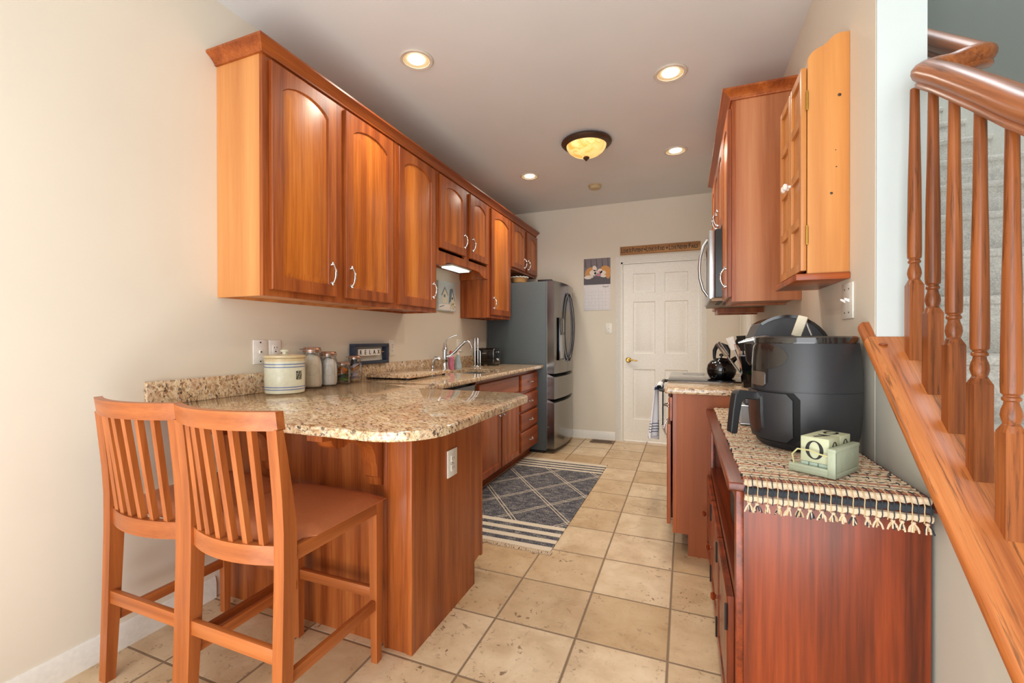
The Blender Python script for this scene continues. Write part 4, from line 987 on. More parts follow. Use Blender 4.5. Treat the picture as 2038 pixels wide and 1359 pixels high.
ds = obj('dispenser', dsp, 'black_steel_dark', dl)
obj('dispenser_recess', MB().box((arcx(4.56) + .0095, 4.487, 0.975), (arcx(4.62) + .006, 4.653, 1.22), 0.002), 'steel', ds, 'silver dispenser cavity')
obj('dispenser_screen', MB().box((arcx(4.56) + .0095, 4.487, 1.25), (arcx(4.62) + .006, 4.653, 1.385), 0.002), 'black_gloss', ds)
obj('side_edge', MB().box((FXb, FY0 - .0015, 0.05), (FXb + .004, FY0 + .002, 1.772)), 'steel', t)
# basket on the fridge
c = (-1.70, 4.62, 1.7935)
t = thing('wicker_basket', 'small wicker basket with white lace rim on top of the fridge', 'basket', c)
obj('body', MB().lathe([(0.075, 0), (0.082, 0.004), (0.092, 0.05), (0.095, 0.056), (0.088, 0.056), (0.078, 0.01), (0.001, 0.008)], c, 28), 'basket', t)
mb = MB()
for k in range(28):
    a = 2 * PI * k / 28; mb.sphere((c[0] + .094 * math.cos(a), c[1] + .094 * math.sin(a), c[2] + .058 + .004 * (k % 2)), (0.011, 0.011, 0.007), 8)
obj('lace_rim', mb, 'white', t)

# ------------------------------------------------------------------ end wall things
t = thing('wooden_sign', 'long narrow brown wooden sign reading LOVE IS PATIENT, resting above the door', 'sign', (-0.27, YB, 2.135), rot=(0, 0, 0))
obj('board', MB().box((-0.692, YB - .020, 2.137), (0.155, YB - .002, 2.232), 0.003), 'sign', t)
x = -0.672; sc_ = 0.00
def words(lst, xs):
    for wd, (xa, xb) in zip(lst, xs):
        mb = MB(); first = text_mb(wd[0], 0.072, 0.0008, 0.62, 'LEFT', bold=0.0012) if wd != '*' else None
        if wd == '*':
            pts = [((xa + xb) / 2 + (0.016 if k % 2 == 0 else 0.0065) * math.sin(PI * k / 5), 2.184 + (0.016 if k % 2 == 0 else 0.0065) * math.cos(PI * k / 5)) for k in range(10)]
            mb.prism(pts, 'y', YB - .0215, YB - .0195)
            obj('star', mb, 'ink', t); continue
        rest = text_mb(wd[1:], 0.054, 0.0008, 0.62, 'LEFT', bold=0.001)
        fwid = max(v[0] for v in first.v); rest.v = [(v[0] + fwid + .004, v[1] - 0.006, v[2]) for v in rest.v]
        al = MB().merge(first).merge(rest); x0_, x1_ = min(v[0] for v in al.v), max(v[0] for v in al.v)
        s_ = (xb - xa) / (x1_ - x0_); al.v = [((v[0] - x0_) * s_, v[1], v[2]) for v in al.v]
        obj('lettering', MB().merge(al, basis((xa, YB - .0208, 2.184), (1, 0, 0), (0, 0, 1), (0, -1, 0))), 'ink', t)
words(['LOVE', 'IS', 'PATIENT', '*', 'LOVE', 'IS', 'KIND', '*', 'LOVE', 'NEVER', 'FAILS'],
      [(-.678, -.600), (-.588, -.566), (-.556, -.436), (-.434, -.404), (-.404, -.326), (-.314, -.292), (-.282, -.210), (-.200, -.170), (-.164, -.086), (-.076, .025), (.037, .130)])
t = thing('wall_calendar', 'open wall calendar with a photo of two sleeping puppies above a white page', 'calendar', (-0.96, YB, 1.82))
obj('month_page', MB().box((-1.114, YB - .006, 1.514), (-0.804, YB - .002, 1.814), 0.0005), 'paper', t, 'white month grid page')
ph = obj('photo_page', MB().box((-1.114, YB - .006, 1.816), (-0.804, YB - .002, 2.122), 0.0005), 'print_grey', t, 'photo of two tan and white puppies asleep on grey cloth')
def ell(mb, cx_, cz_, rx, rz_, lay, mi, rot=0, n=20):
    mb.add([(cx_ + rx * math.cos(2 * PI * k / n) * math.cos(rot) - rz_ * math.sin(2 * PI * k / n) * math.sin(rot), YB - .0062 - lay * .00015,
             cz_ + rx * math.cos(2 * PI * k / n) * math.sin(rot) + rz_ * math.sin(2 * PI * k / n) * math.cos(rot)) for k in range(n)], [list(range(n))], mi)
mb = MB()
mb.add([(-1.113, YB - .0061, 1.817), (-.805, YB - .0061, 1.817), (-.805, YB - .0061, 1.90), (-.88, YB - .0061, 1.90), (-.96, YB - .0061, 1.915), (-1.05, YB - .0061, 1.89), (-1.113, YB - .0061, 1.90)], [list(range(7))], 3)
for k in range(5): mb.add([(-1.10 + .066 * k, YB - .0061, 2.12), (-1.094 + .066 * k, YB - .0061, 2.12), (-1.084 + .066 * k, YB - .0061, 2.02), (-1.098 + .066 * k, YB - .0061, 2.02)], [[0, 1, 2, 3]], 3)
ell(mb, -1.035, 1.965, .068, .052, 1, 0, .6); ell(mb, -.860, 1.975, .062, .056, 1, 0, -.6)
ell(mb, -1.070, 1.935, .030, .042, 2, 0); ell(mb, -.830, 1.935, .026, .056, 2, 0)
ell(mb, -.985, 2.005, .024, .034, 3, 1, .3); ell(mb, -1.000, 1.955, .046, .034, 3, 1)
ell(mb, -.925, 1.970, .030, .030, 3, 1); ell(mb, -.890, 1.950, .036, .026, 3, 1)
ell(mb, -.978, 1.948, .013, .015, 4, 2); ell(mb, -.930, 1.960, .011, .013, 4, 4)
ell(mb, -1.055, 1.905, .055, .022, 4, 1, .05); ell(mb, -.885, 1.912, .034, .016, 4, 1, -.1); ell(mb, -.94, 1.925, .022, .012, 5, 4)
for k in range(3): ell(mb, -1.025 + .016 * k, 1.893, .003, .008, 6, 2)
obj('puppy_print', mb, ['fur_tan', 'fur_white', 'ink', 'print_dark', 'pink'], ph)
mb = MB()
for k in range(6): mb.box((-1.10, YB - .0066, 1.530 + .040 * k), (-.818, YB - .0061, 1.531 + .040 * k))
for k in range(8): mb.box((-1.10 + .0403 * k, YB - .0066, 1.530), (-1.099 + .0403 * k, YB - .0061, 1.760))
obj('grid', mb, 'grey_ink', t)
obj('month_name', MB().merge(text_mb('August', 0.028, 0.0003, 0.9), basis((-.858, YB - .0065, 1.790), (1, 0, 0), (0, 0, 1), (0, -1, 0))), 'ink', t)
# floor vent
t = thing('floor_register', 'brown metal floor vent in front of the end wall baseboard', 'floor vent', (-.87, 5.14, 0))
obj('frame', MB().box((-1.01, 5.052, 0.0005), (-.748, 5.075, 0.006), 0.001).box((-1.01, 5.185, 0.0005), (-.748, 5.208, 0.006), 0.001).box((-1.01, 5.075, 0.0005), (-.985, 5.185, 0.006), 0.001).box((-.773, 5.075, 0.0005), (-.748, 5.185, 0.006), 0.001), 'vent', t)
obj('opening', MB().box((-.985, 5.075, 0.0005), (-.773, 5.185, 0.002)), 'slot', t)
b = MB()
for k in range(12): b.box((-.980 + k * .0175, 5.077, .002), (-.974 + k * .0175, 5.183, .0055))
b.box((-.985, 5.126, .002), (-.773, 5.134, .0056)); obj('louvers', b, 'vent', t)

# ------------------------------------------------------------------ ceiling fixtures
def downlight(label, x, y):
    c = (x, y, ZC)
    t = thing('recessed_light', label, 'ceiling light', c, 0, 'recessed ceiling lights')
    obj('trim_ring', MB().lathe([(0.092, -0.0005), (0.094, -0.005), (0.088, -0.010), (0.074, -0.008), (0.072, -0.0005)], c, 40, caps=False), 'ring', t)
    obj('baffle', MB().lathe([(0.074, -0.0055), (0.066, -0.003), (0.045, -0.0008), (0.001, -0.0006)], c, 40, caps=False), 'baffle', t)
    obj('bulb', MB().lathe([(0.046, -0.0012), (0.045, -0.006), (0.035, -0.009), (0.001, -0.011)], c, 32, caps=False), 'glow', t)
    l = bpy.data.lights.new('spot_bulb', 'SPOT'); l.energy = 42; l.spot_size = 2.7; l.spot_blend = 1.0; l.color = (1, 0.90, 0.76); l.shadow_soft_size = 0.09
    lo = bpy.data.objects.new('recessed_bulb_light', l); COL.objects.link(lo); lo.location = (x, y, ZC - 0.03)
downlight('recessed ceiling light nearest the left cabinets, closest to the camera', -1.392, 2.125)
downlight('large recessed ceiling light nearest the right cabinets', -0.080, 2.790)
downlight('recessed ceiling light beyond the dome light on the right side', -0.073, 3.957)
downlight('recessed ceiling light above the sink cabinet at far left', -1.384, 4.052)
c = (-0.722, 3.495, ZC)
t = thing('dome_ceiling_light', 'flush amber glass dome ceiling light with a bronze rim', 'ceiling light', c)
obj('rim', MB().lathe([(0.12, -0.0005), (0.172, -0.002), (0.192, -0.012), (0.196, -0.024), (0.186, -0.036), (0.166, -0.046), (0.158, -0.048), (0.155, -0.040)], c, 48), 'bronze', t)
obj('glass_bowl', MB().lathe([(0.155, -0.044), (0.150, -0.060), (0.134, -0.084), (0.108, -0.104), (0.072, -0.120), (0.03, -0.130), (0.001, -0.131)], c, 48, caps=False), 'amber', t)
obj('finial', MB().lathe([(0.001, -0.128), (0.020, -0.130), (0.026, -0.138), (0.018, -0.148), (0.008, -0.152), (0.009, -0.158), (0.001, -0.164)], c, 20), 'bronze', t)
for dx in (-.05, .06):
    l = bpy.data.lights.new('dome_bulb', 'SPOT'); l.energy = 14; l.color = (1, .90, .76); l.shadow_soft_size = .12; l.spot_size = 2.7; l.spot_blend = 1
    lo = bpy.data.objects.new('dome_bulb_light', l); COL.objects.link(lo); lo.location = (c[0] + dx, c[1], ZC - .25)
c = (-0.852, 4.55, ZC)
t = thing('smoke_detector', 'round yellowed smoke detector behind the dome light', 'smoke detector', c)
obj('base', MB().lathe([(0.066, -0.0005), (0.068, -0.008), (0.060, -0.012)], c, 32), 'smoke', t)
obj('cover', MB().lathe([(0.060, -0.0122), (0.058, -0.030), (0.050, -0.038), (0.001, -0.040)], c, 32), 'smoke', t)

# ------------------------------------------------------------------ right side cabinets
RFX = 0.231
def cab_right(label, y0, y1, z0, z1, doors, side='cherry_side_right', hz=None):
    t = thing('wall_cabinet', label, 'cabinet', (XR, (y0 + y1) / 2, z0), 0, 'cherry cabinets on the stove wall')
    b = MB().box((RFX + .019, y0, z0), (XR - .001, y0 + .016, z1)).box((RFX + .019, y1 - .016, z0), (XR - .001, y1, z1)).box((RFX + .019, y0 + .016, z0 + .012), (XR - .001, y1 - .016, z0 + .026)).box((RFX + .019, y0 + .016, z1 - .016), (XR - .001, y1 - .016, z1))
    obj('carcass', b, side, t)
    f = MB().box((RFX, y0, z0), (RFX + .019, y0 + .04, z1)).box((RFX, y1 - .04, z0), (RFX + .019, y1, z1)).box((RFX + .0002, y0 + .04, z0), (RFX + .0188, y1 - .04, z0 + .045)).box((RFX + .0002, y0 + .04, z1 - .045), (RFX + .0188, y1 - .04, z1))
    obj('face_frame', f, 'cherry_z', t)
    for a, c_, hy in doors:
        mb = MB().merge(door_mb(c_ - a, z1 - z0 - .055, arch=.045), basis((RFX - .001, c_, z0 + .028), (0, -1, 0), (0, 0, 1), (-1, 0, 0)))
        dd = obj('door', mb, ['cherry_z', 'cherry_field'], t)
        obj('handle', MB().merge(pull_mb(), basis((RFX - .021, hy, z0 + .028 + .11), (0, -1, 0), (0, 0, 1), (-1, 0, 0))), 'chrome', dd, 'chrome arched pull')
    return t
cab_right('tall cherry wall cabinet with broad pale side, nearest on the stove wall', 2.630, 3.015, 1.377, 2.434, [(2.655, 2.995, 2.71)])
cab_right('cherry cabinet above the microwave', 3.016, 3.782, 1.858, 2.434, [(3.035, 3.385, 3.345), (3.41, 3.765, 3.45)], 'cherry_z')
cab_right('farthest cherry wall cabinet, beyond the microwave', 3.783, 4.13, 1.377, 2.434, [(3.81, 4.105, 3.85)], 'cherry_z')
b = MB(); crown(b, [(XR - .001, 2.630), (RFX, 2.630), (RFX, 4.13), (XR - .001, 4.13)], 2.4345, [(0, -1), (-1, -1), (-1, 1), (0, 1)])
b.box((RFX + .003, 2.633, 2.4345), (XR - .001, 4.127, 2.44))
obj('cabinet_crown', b, 'cherry_y', label='stepped cherry crown moulding around the tops of the stove wall cabinets', cat='crown moulding')
# microwave
t = thing('microwave', 'over-the-range microwave with stainless door and bowed silver handle', 'microwave', (.35, 3.4, 1.42))
obj('body', MB().box((.172, 3.020, 1.435), (XR - .001, 3.778, 1.855), 0.003), 'black', t)
dd = obj('door', MB().box((.138, 3.21, 1.425), (.171, 3.778, 1.850), 0.005), 'steel', t)
obj('window', MB().box((.136, 3.27, 1.50), (.139, 3.70, 1.79), 0.001), 'black_gloss', dd)
obj('handle', MB().tube([(.137, 3.17, 1.455), (.108, 3.165, 1.50), (.090, 3.16, 1.57), (.086, 3.16, 1.64), (.092, 3.16, 1.71), (.112, 3.165, 1.78), (.137, 3.17, 1.82)], (0.009, 0.011), 12), 'steel', dd)
obj('control_panel', MB().box((.138, 3.022, 1.425), (.171, 3.207, 1.850), 0.005), 'steel', t)
b = MB().box((.150, 3.022, 1.412), (XR - .02, 3.776, 1.4345), 0.002)
obj('bottom_plate', b, 'vent', t, 'tan underside plate')
b = MB()
for k in range(7): b.box((.19 + .045 * k, 3.06, 1.4095), (.215 + .045 * k, 3.36, 1.4125))
obj('bottom_vents', b, 'slot', t)
# range
t = thing('kitchen_range', 'black glass-top electric range beneath the microwave', 'stove', (.22, 3.39, 0))
obj('body', MB().box((-.055, 3.014, 0.02), (XR - .002, 3.770, 0.904)), 'black', t)
obj('oven_door', MB().box((-.098, 3.018, 0.20), (-.056, 3.766, 0.80), 0.006), 'black_gloss', t)
obj('storage_drawer', MB().box((-.095, 3.018, 0.04), (-.056, 3.766, 0.19), 0.006), 'black', t)
obj('control_strip', MB().box((-.098, 3.018, 0.81), (-.056, 3.766, 0.902), 0.006), 'black', t)
obj('handle', MB().tube([(-.098, 3.05, .845), (-.150, 3.055, .850), (-.155, 3.08, .852), (-.155, 3.70, .852), (-.150, 3.725, .850), (-.098, 3.73, .845)], 0.012, 12), 'black', t)
obj('glass_cooktop', MB().box((-.102, 3.014, 0.9045), (XR - .002, 3.770, 0.917), 0.004), 'black_gloss', t)
b = MB()
for (x, y, r) in ((.06, 3.2, .09), (.06, 3.58, .075), (.36, 3.2, .075), (.36, 3.58, .09)): b.tube([(x + r * math.cos(2 * PI * k / 32), y + r * math.sin(2 * PI * k / 32), .9168) for k in range(32)], 0.0008, 4, closed=True)
obj('burner_rings', b, 'grey_ink', t)
# towel
mb = MB(); ny, nz = 26, 30; vs = []
for i in range(nz + 1):
    z = 0.868 - (0.868 - 0.515) * i / nz
    for j in range(ny + 1):
        u = j / ny; y = 3.05 + 0.235 * u
        amp = 0.010 + 0.026 * (i / nz)
        x = -0.174 - 0.022 * (i / nz) - amp * math.sin(u * PI * 5 + 0.6) * (0.6 + .4 * math.sin(u * 3)) - 0.004
        vs.append((x, y - 0.02 * (i / nz) * (u - .5), z + 0.02 * math.sin(u * 7) * (i / nz)))
fs = [[i * (ny + 1) + j, i * (ny + 1) + j + 1, (i + 1) * (ny + 1) + j + 1, (i + 1) * (ny + 1) + j] for i in range(nz) for j in range(ny)]
mb.add(vs, fs, 0, True)
vs2 = []
for i in range(nz + 9):
    for j in range(ny + 1):
        u = j / ny; y = 3.05 + 0.235 * u
        if i <= 8:
            a = PI * (i / 8); x = -0.1555 - 0.0185 * math.cos(PI - a) * -1; x = -0.156 - 0.019 * math.cos(a); z = 0.866 + 0.0165 * math.sin(a)
        else: q = (i - 8) / nz; x = -0.137 - .003 * math.sin(u * 9) * q; z = 0.866 - q * 0.26
        vs2.append((x, y, z))
fs2 = [[i * (ny + 1) + j, i * (ny + 1) + j + 1, (i + 1) * (ny + 1) + j + 1, (i + 1) * (ny + 1) + j] for i in range(nz + 8) for j in range(ny)]
mb.add(vs2, fs2, 0, True)
o = obj('dish_towel', mb, 'towel', label='white dish towel with blue stripes hung over the oven handle', cat='towel')
sm = o.modifiers.new('s', 'SOLIDIFY'); sm.thickness = 0.0025
# right base cabinet and counter
RY0, RY1, RBX = 2.610, 3.010, -0.062
t = thing('base_cabinet', 'reddish cherry base cabinet between the range and the dark buffet', 'cabinet', (.25, 2.8, 0))
b = MB().prism([(RBX + .002, .115), (RBX + .078, .115), (RBX + .078, 0), (XR - .001, 0), (XR - .001, .879), (RBX + .002, .879)], 'y', RY0, RY0 + .018)
obj('side_panel', b, 'cherry_panel_red', t)
obj('carcass', MB().box((RBX + .02, RY0 + .018, .115), (XR - .001, RY1, .879)), 'cherry_red_z', t)
obj('face_frame', MB().box((RBX, RY0 - .001, .115), (RBX + .019, RY0 + .04, .879)).box((RBX, RY1 - .04, .115), (RBX + .019, RY1, .879)).box((RBX, RY0 + .04, .70), (RBX + .019, RY1 - .04, .73)), 'cherry_red_z', t)
obj('toe_kick', MB().box((RBX + .078, RY0 + .018, 0), (RBX + .09, RY1, .115)), 'black', t)
dd = obj('door', MB().merge(door_mb(.352, .555, arch=0, fr=.05), basis((RBX - .012, RY1 - .022, .150), (0, -1, 0), (0, 0, 1), (-1, 0, 0))), ['cherry_red_z', 'cherry_field_red'], t)
obj('handle', MB().merge(pull_mb(), basis((RBX - .031, RY1 - .05, .62), (0, -1, 0), (0, 0, 1), (-1, 0, 0))), 'chrome', dd)
dd = obj('drawer', MB().merge(drawer_mb(.352, .13), basis((RBX - .004, RY1 - .022, .725), (0, -1, 0), (0, 0, 1), (-1, 0, 0))), 'cherry_red_y', t)
obj('handle', MB().merge(pull_mb(), basis((RBX - .022, RY0 + .19, .79), (0, 0, 1), (0, -1, 0), (-1, 0, 0)) @ Matrix.Rotation(PI, 4, 'Z')), 'chrome', dd)
t = obj('granite_countertop', slab_mb(rounded([(-.105, 2.587), (XR - .002, 2.587), (XR - .002, 3.010), (-.105, 3.010)], [.015, 0, 0, 0]), CT - .032, CT), 'granite', label='small granite countertop section beside the range', cat='countertop')

# ------------------------------------------------------------------ kettle, utensils
c = (.222, 3.24, .9175)
t = thing('tea_kettle', 'glossy black round tea kettle with arched handle on the glass cooktop', 'kettle', c)
obj('body', MB().lathe([(0.062, 0.0005), (0.072, 0.006), (0.086, 0.035), (0.090, 0.062), (0.084, 0.092), (0.066, 0.116), (0.045, 0.128)], c, 36), 'black_gloss', t)
ld = obj('lid', MB().lathe([(0.044, 0.128), (0.036, 0.134), (0.012, 0.138)], c, 28), 'black_gloss', t)
obj('lid_knob', MB().lathe([(0.005, 0.138), (0.005, 0.146), (0.013, 0.150), (0.013, 0.160), (0.006, 0.165), (0.001, 0.166)], c, 16), 'black', ld)
dx, dy = .75, -.66
obj('spout', MB().tube([(c[0] + .055 * dx, c[1] + .055 * dy, c[2] + .095), (c[0] + .085 * dx, c[1] + .085 * dy, c[2] + .125), (c[0] + .105 * dx, c[1] + .105 * dy, c[2] + .140)], [.022, .016, .013], 14), 'black_gloss', t)
hx, hy_ = math.cos(-.7), math.sin(-.7)
pts = [(c[0] + .050 * s_ * hx * 1, c[1] + .050 * s_ * hy_, c[2] + z) for s_, z in ((-1, .112), (-1.05, .15), (-1.0, .185), (-.7, .212), (0, .222), (.7, .212), (1.0, .185), (1.05, .15), (1, .112))]
obj('handle', MB().tube(pts, [.007, .010, .013, .014, .014, .014, .013, .010, .007], 12), 'rubber', t)
c = (.345, 2.80, CT + .0005)
t = thing('utensil_holder', 'square black flared utensil holder on the small granite counter', 'utensil holder', c)
mb = MB(); hh = .175
def sq(r, z): return [(c[0] - r, c[1] - r, c[2] + z), (c[0] + r, c[1] - r, c[2] + z), (c[0] + r, c[1] + r, c[2] + z), (c[0] - r, c[1] + r, c[2] + z)]
vs = sq(.045, 0) + sq(.062, hh) + sq(.058, hh) + sq(.042, .006)
mb.add(vs, [[r * 4 + k, r * 4 + (k + 1) % 4, r * 4 + 4 + (k + 1) % 4, r * 4 + 4 + k] for r in range(3) for k in range(4)] + [[3, 2, 1, 0], [12, 13, 14, 15]])
obj('body', mb, 'black_gloss', t)
obj('rim', MB().tube([(c[0] + s_ * .061, c[1] + q * .061, c[2] + hh) for s_, q in ((-1, -1), (1, -1), (1, 1), (-1, 1))], 0.004, 8, closed=True), 'steel', t)
def utensil(name, label, base, tip, head, mats, hm):
    t = thing(name, label, 'kitchen utensil', base)
    B, Tp = Vector(base), Vector(tip); d_ = (Tp - B)
    obj('shaft', MB().tube([B, B + d_ * .5, Tp], [.005, .006, .005], 8), mats, t)
    zz = d_.normalized(); xx = Vector((0.6, -0.8, 0)); xx = (xx - zz * xx.dot(zz)).normalized(); yy = zz.cross(xx)
    obj('head', MB().merge(head, basis(Tp, xx, yy, zz)), hm, t)
def spoon(rx=.032, rz_=.045, th=.010): return MB().sphere((0, 0, rz_ * .9), (rx, th, rz_), 16)
def spat(w_=.034, h_=.09): return MB().hexa([(-w_ * .7, -.003, 0), (w_ * .7, -.003, 0), (w_ * .7, .003, 0), (-w_ * .7, .003, 0), (-w_, -.002, h_), (w_, -.002, h_), (w_, .002, h_), (-w_, .002, h_)])
utensil('serving_spoon', 'black nylon spoon leaning toward the coffee maker', (c[0], c[1] - .02, c[2] + .02), (c[0] - .010, c[1] - .05, c[2] + .20), spoon(.036, .052, .012), 'black', 'rubber')
utensil('spatula', 'black nylon spatula standing upright in the utensil holder', (c[0] - .02, c[1], c[2] + .02), (c[0] - .045, c[1] - .01, c[2] + .20), spat(.032, .085), 'black', 'black')
utensil('spatula', 'white spatula standing in the utensil holder', (c[0] - .02, c[1] + .02, c[2] + .02), (c[0] - .085, c[1] + .02, c[2] + .205), spat(.030, .075), 'steel', 'white')
utensil('slotted_turner', 'narrow steel turner with a dark slot, leftmost of the utensils', (c[0] - .02, c[1] + .03, c[2] + .02), (c[0] - .120, c[1] + .04, c[2] + .170), MB().merge(spat(.010, .09), Matrix.Translation((-.014, 0, 0))).merge(spat(.008, .09), Matrix.Translation((.012, 0, 0))), 'steel', 'steel')
utensil('ladle', 'dark ladle at the back of the utensil holder', (c[0] + .01, c[1] + .03, c[2] + .02), (c[0] - .05, c[1] + .05, c[2] + .215), spoon(.025, .03, .016), 'steel', 'black')
w_ = MB()
for k in range(5):
    a = PI * k / 5; w_.tube([(.020 * math.sin(PI * q / 10) * math.cos(a), .020 * math.sin(PI * q / 10) * math.sin(a), .075 * (1 - math.cos(PI * q / 10)) / 2) for q in range(11)], .0014, 6)
utensil('whisk', 'small copper-toned whisk leaning out above the kettle', (c[0] - .03, c[1] - .02, c[2] + .03), (c[0] - .070, c[1] - .03, c[2] + .165), w_, 'copper', 'copper')
c = (.352, 2.635, CT + .0005)
t = thing('potted_succulent', 'tiny green succulent in a cream pot behind the air fryer', 'plant', c)
obj('pot', MB().lathe([(0.018, 0), (0.024, 0.02), (0.029, 0.045), (0.026, 0.045), (0.02, 0.035), (0.001, 0.035)], c, 20), 'ceramic_tan', t)
mb = MB()
for k in range(14):
    a = k * 2.4; r = .004 + .0013 * k; mb.sphere((c[0] + r * math.cos(a), c[1] + r * math.sin(a), c[2] + .055 - .0006 * k), (.006, .006, .011), 8)
obj('leaves', mb, 'leaf', t)

# ------------------------------------------------------------------ pine cabinet
PYn, PYf, PX0 = 1.930, 2.325, 0.417
t = thing('pine_cabinet', 'narrow honey pine wall cabinet with scalloped sides and two small doors', 'cabinet', (XR, 2.12, 1.4))
prof = [(PX0, 1.420), (XR - .001, 1.420), (XR - .001, 2.277), (.515, 2.279), (.500, 2.274), (.487, 2.264), (.476, 2.252), (.462, 2.243), (.447, 2.238), (.434, 2.230), (.424, 2.219), (PX0, 2.205)]
obj('side_panel', MB().prism(prof, 'y', PYn, PYn + .016), 'pine_z', t)
obj('side_panel', MB().prism(prof, 'y', PYf - .016, PYf), 'pine_z', t)
obj('back', MB().box((XR - .012, PYn + .016, 1.42), (XR - .001, PYf - .016, 2.24)).box((PX0, PYn + .016, 2.18), (XR - .012, PYf - .016, 2.194)), 'pine_z', t)
kn = MB()
for (x, z, r) in ((.514, 2.056, .006), (.490, 1.706, .005), (.505, 1.80, .0025), (.503, 1.86, .002)):
    kn.merge(MB().lathe([(r, 0), (r * .6, .0006), (.0001, .0008)], n=12), basis((x, PYn - .0001, z), (1, 0, 0), (0, 0, 1), (0, -1, 0)))
obj('knots', kn, 'bronze', t, 'dark knots')
obj('bottom_shelf', MB().box((PX0 - .038, PYn - .012, 1.395), (XR - .001, PYf + .008, 1.419), 0.003), 'cherry_red_x', t, 'darker bottom shelf')
def fret_door(y0, y1, z0, z1):
    mb = MB(); t_ = .018; fr = .030; rows = 4; x0, x1 = PX0 - .002 - t_, PX0 - .002
    mb.box((x0, y0, z0), (x1, y0 + fr, z1), .002).box((x0, y1 - fr, z0), (x1, y1, z1), .002)
    zz = [z0 + (z1 - z0) * k / rows for k in range(rows + 1)]
    for k, z in enumerate(zz):
        a, b_ = (z, z + fr) if k == 0 else ((z - fr, z) if k == rows else (z - fr / 2, z + fr / 2))
        mb.box((x0 + .0005, y0 + fr, a), (x1, y1 - fr, b_))
    mb.box((x0 + .010, y0 + fr, z0 + fr), (x1, y1 - fr, z1 - fr)); return mb
ymid = (PYn + PYf) / 2
for (a, b_, ky) in ((PYn + .004, ymid - .001, ymid - .018), (ymid + .001, PYf - .004, ymid + .018)):
    dd = obj('door', fret_door(a, b_, 1.432, 2.178), 'pine_z', t)
    obj('knob', MB().merge(MB().lathe([(.006, 0), (.006, .008), (.013, .014), (.014, .020), (.009, .026), (.001, .027)], n=18), basis((PX0 - .020, ky, 1.798), (0, 1, 0), (0, 0, 1), (-1, 0, 0))), 'white', dd, 'white ceramic knob')
for z in (2.053, 1.561): obj('hinge', MB().box((PX0 - .004, PYn - .0035, z - .03), (PX0 + .003, PYn + .004, z + .03), .001).tube([(PX0 - .002, PYn - .004, z - .036), (PX0 - .002, PYn - .004, z + .036)], .0035, 8), 'brass', t)

# ------------------------------------------------------------------ dark buffet
BZ, BY0, BY1, BXf = .805, 1.335, 2.600, .127
t = thing('buffet_cabinet', 'low dark reddish-brown buffet with an open shelf, against the stair wall', 'cabinet', (.33, 1.95, 0))
obj('top', MB().box((.105, 1.305, BZ - .024), (XR - .004, 2.604, BZ), .005, seg=3), 'mahogany_y', t)
obj('end_panel', MB().box((BXf + .018, BY0, 0.0), (.535, BY0 + .020, BZ - .0245)), 'mahogany_z', t)
obj('end_panel', MB().box((BXf + .018, BY1 - .020, 0.0), (.535, BY1, BZ - .0245)), 'mahogany_z', t)
obj('back', MB().box((.520, BY0 + .02, .06), (.532, BY1 - .02, BZ - .0245)), 'mahogany_z', t)
b = MB().box((BXf, BY0 - .001, 0), (BXf + .0175, BY0 + .042, BZ - .0245), .002).box((BXf, BY1 - .042, 0), (BXf + .0175, BY1 + .001, BZ - .0245), .002)
b.box((BXf + .0005, BY0 + .042, .470), (BXf + .0175, BY1 - .042, .505)).box((BXf + .0005, BY0 + .042, .74), (BXf + .0175, BY1 - .042, BZ - .0245)).box((BXf + .0005, BY0 + .042, .03), (BXf + .0175, BY1 - .042, .085))
obj('face_frame', b, 'mahogany_y', t)
obj('shelf', MB().box((BXf + .0178, BY0 + .021, .485), (.519, BY1 - .021, .503)).box((BXf + .0178, BY0 + .021, .06), (.519, BY1 - .021, .078)), 'mahogany_y', t)
for i, (a, b_) in enumerate(((1.376, 1.768), (1.777, 2.162), (2.171, 2.560))):
    dd = obj('door', MB().merge(door_mb(b_ - a, .378, arch=0, fr=.048, t=.018), basis((BXf - .001, b_, .088), (0, -1, 0), (0, 0, 1), (-1, 0, 0))), ['mahogany_z', 'mahogany_z'], t)
    obj('knob', MB().merge(MB().lathe([(.006, 0), (.006, .007), (.012, .012), (.014, .018), (.009, .024), (.001, .025)], n=16), basis((BXf - .019, b_ - .045, .275), (0, 1, 0), (0, 0, 1), (-1, 0, 0))), 'mahogany_z', dd)
    for z in (.14, .41): obj('hinge', MB().box((BXf - .0215, a - .006, z - .028), (BXf - .018, a + .014, z + .028), .001).tube([(BXf - .021, a - .004, z - .036), (BXf - .021, a - .004, z + .036)], .004, 8), 'black', dd, 'black iron hinge')
tag(obj('wire_basket', MB().box((.16, 1.40, .505), (.48, 1.90, .68), .02), 'rubber'), 'dark basket on the open shelf of the buffet', 'basket')

# runner
t = thing('woven_runner', 'chunky woven cream, black and rust cotton runner draped over the buffet top', 'table runner', (.33, 1.9, BZ))
rx0, rx1 = .143, .520
mbs = {'cord_cream': MB(), 'cord_black': MB(), 'cord_rust': MB()}
rn = random.Random(11)
def row_pts(y, z, x0, x1, ph):
    n = int((x1 - x0) / .012); return [(x0 + (x1 - x0) * k / n, y + .0012 * math.sin(k * PI + ph), z + .0012 * math.cos(k * PI + ph)) for k in range(n + 1)]
rows = []
y = 2.585; k = 0
pat = ['cord_cream', 'cord_black', 'cord_cream', 'cord_black', 'cord_cream', 'cord_rust', 'cord_cream', 'cord_black', 'cord_cream', 'cord_cream', 'cord_black', 'cord_cream', 'cord_rust']
while y > 1.336:
    m_ = pat[k % len(pat)]; thin = m_ == 'cord_black'
    d_ = .0098 if thin else .0125
    rows.append((y, BZ + .0065, m_, (.0042 if thin else .006))); y -= d_; k += 1
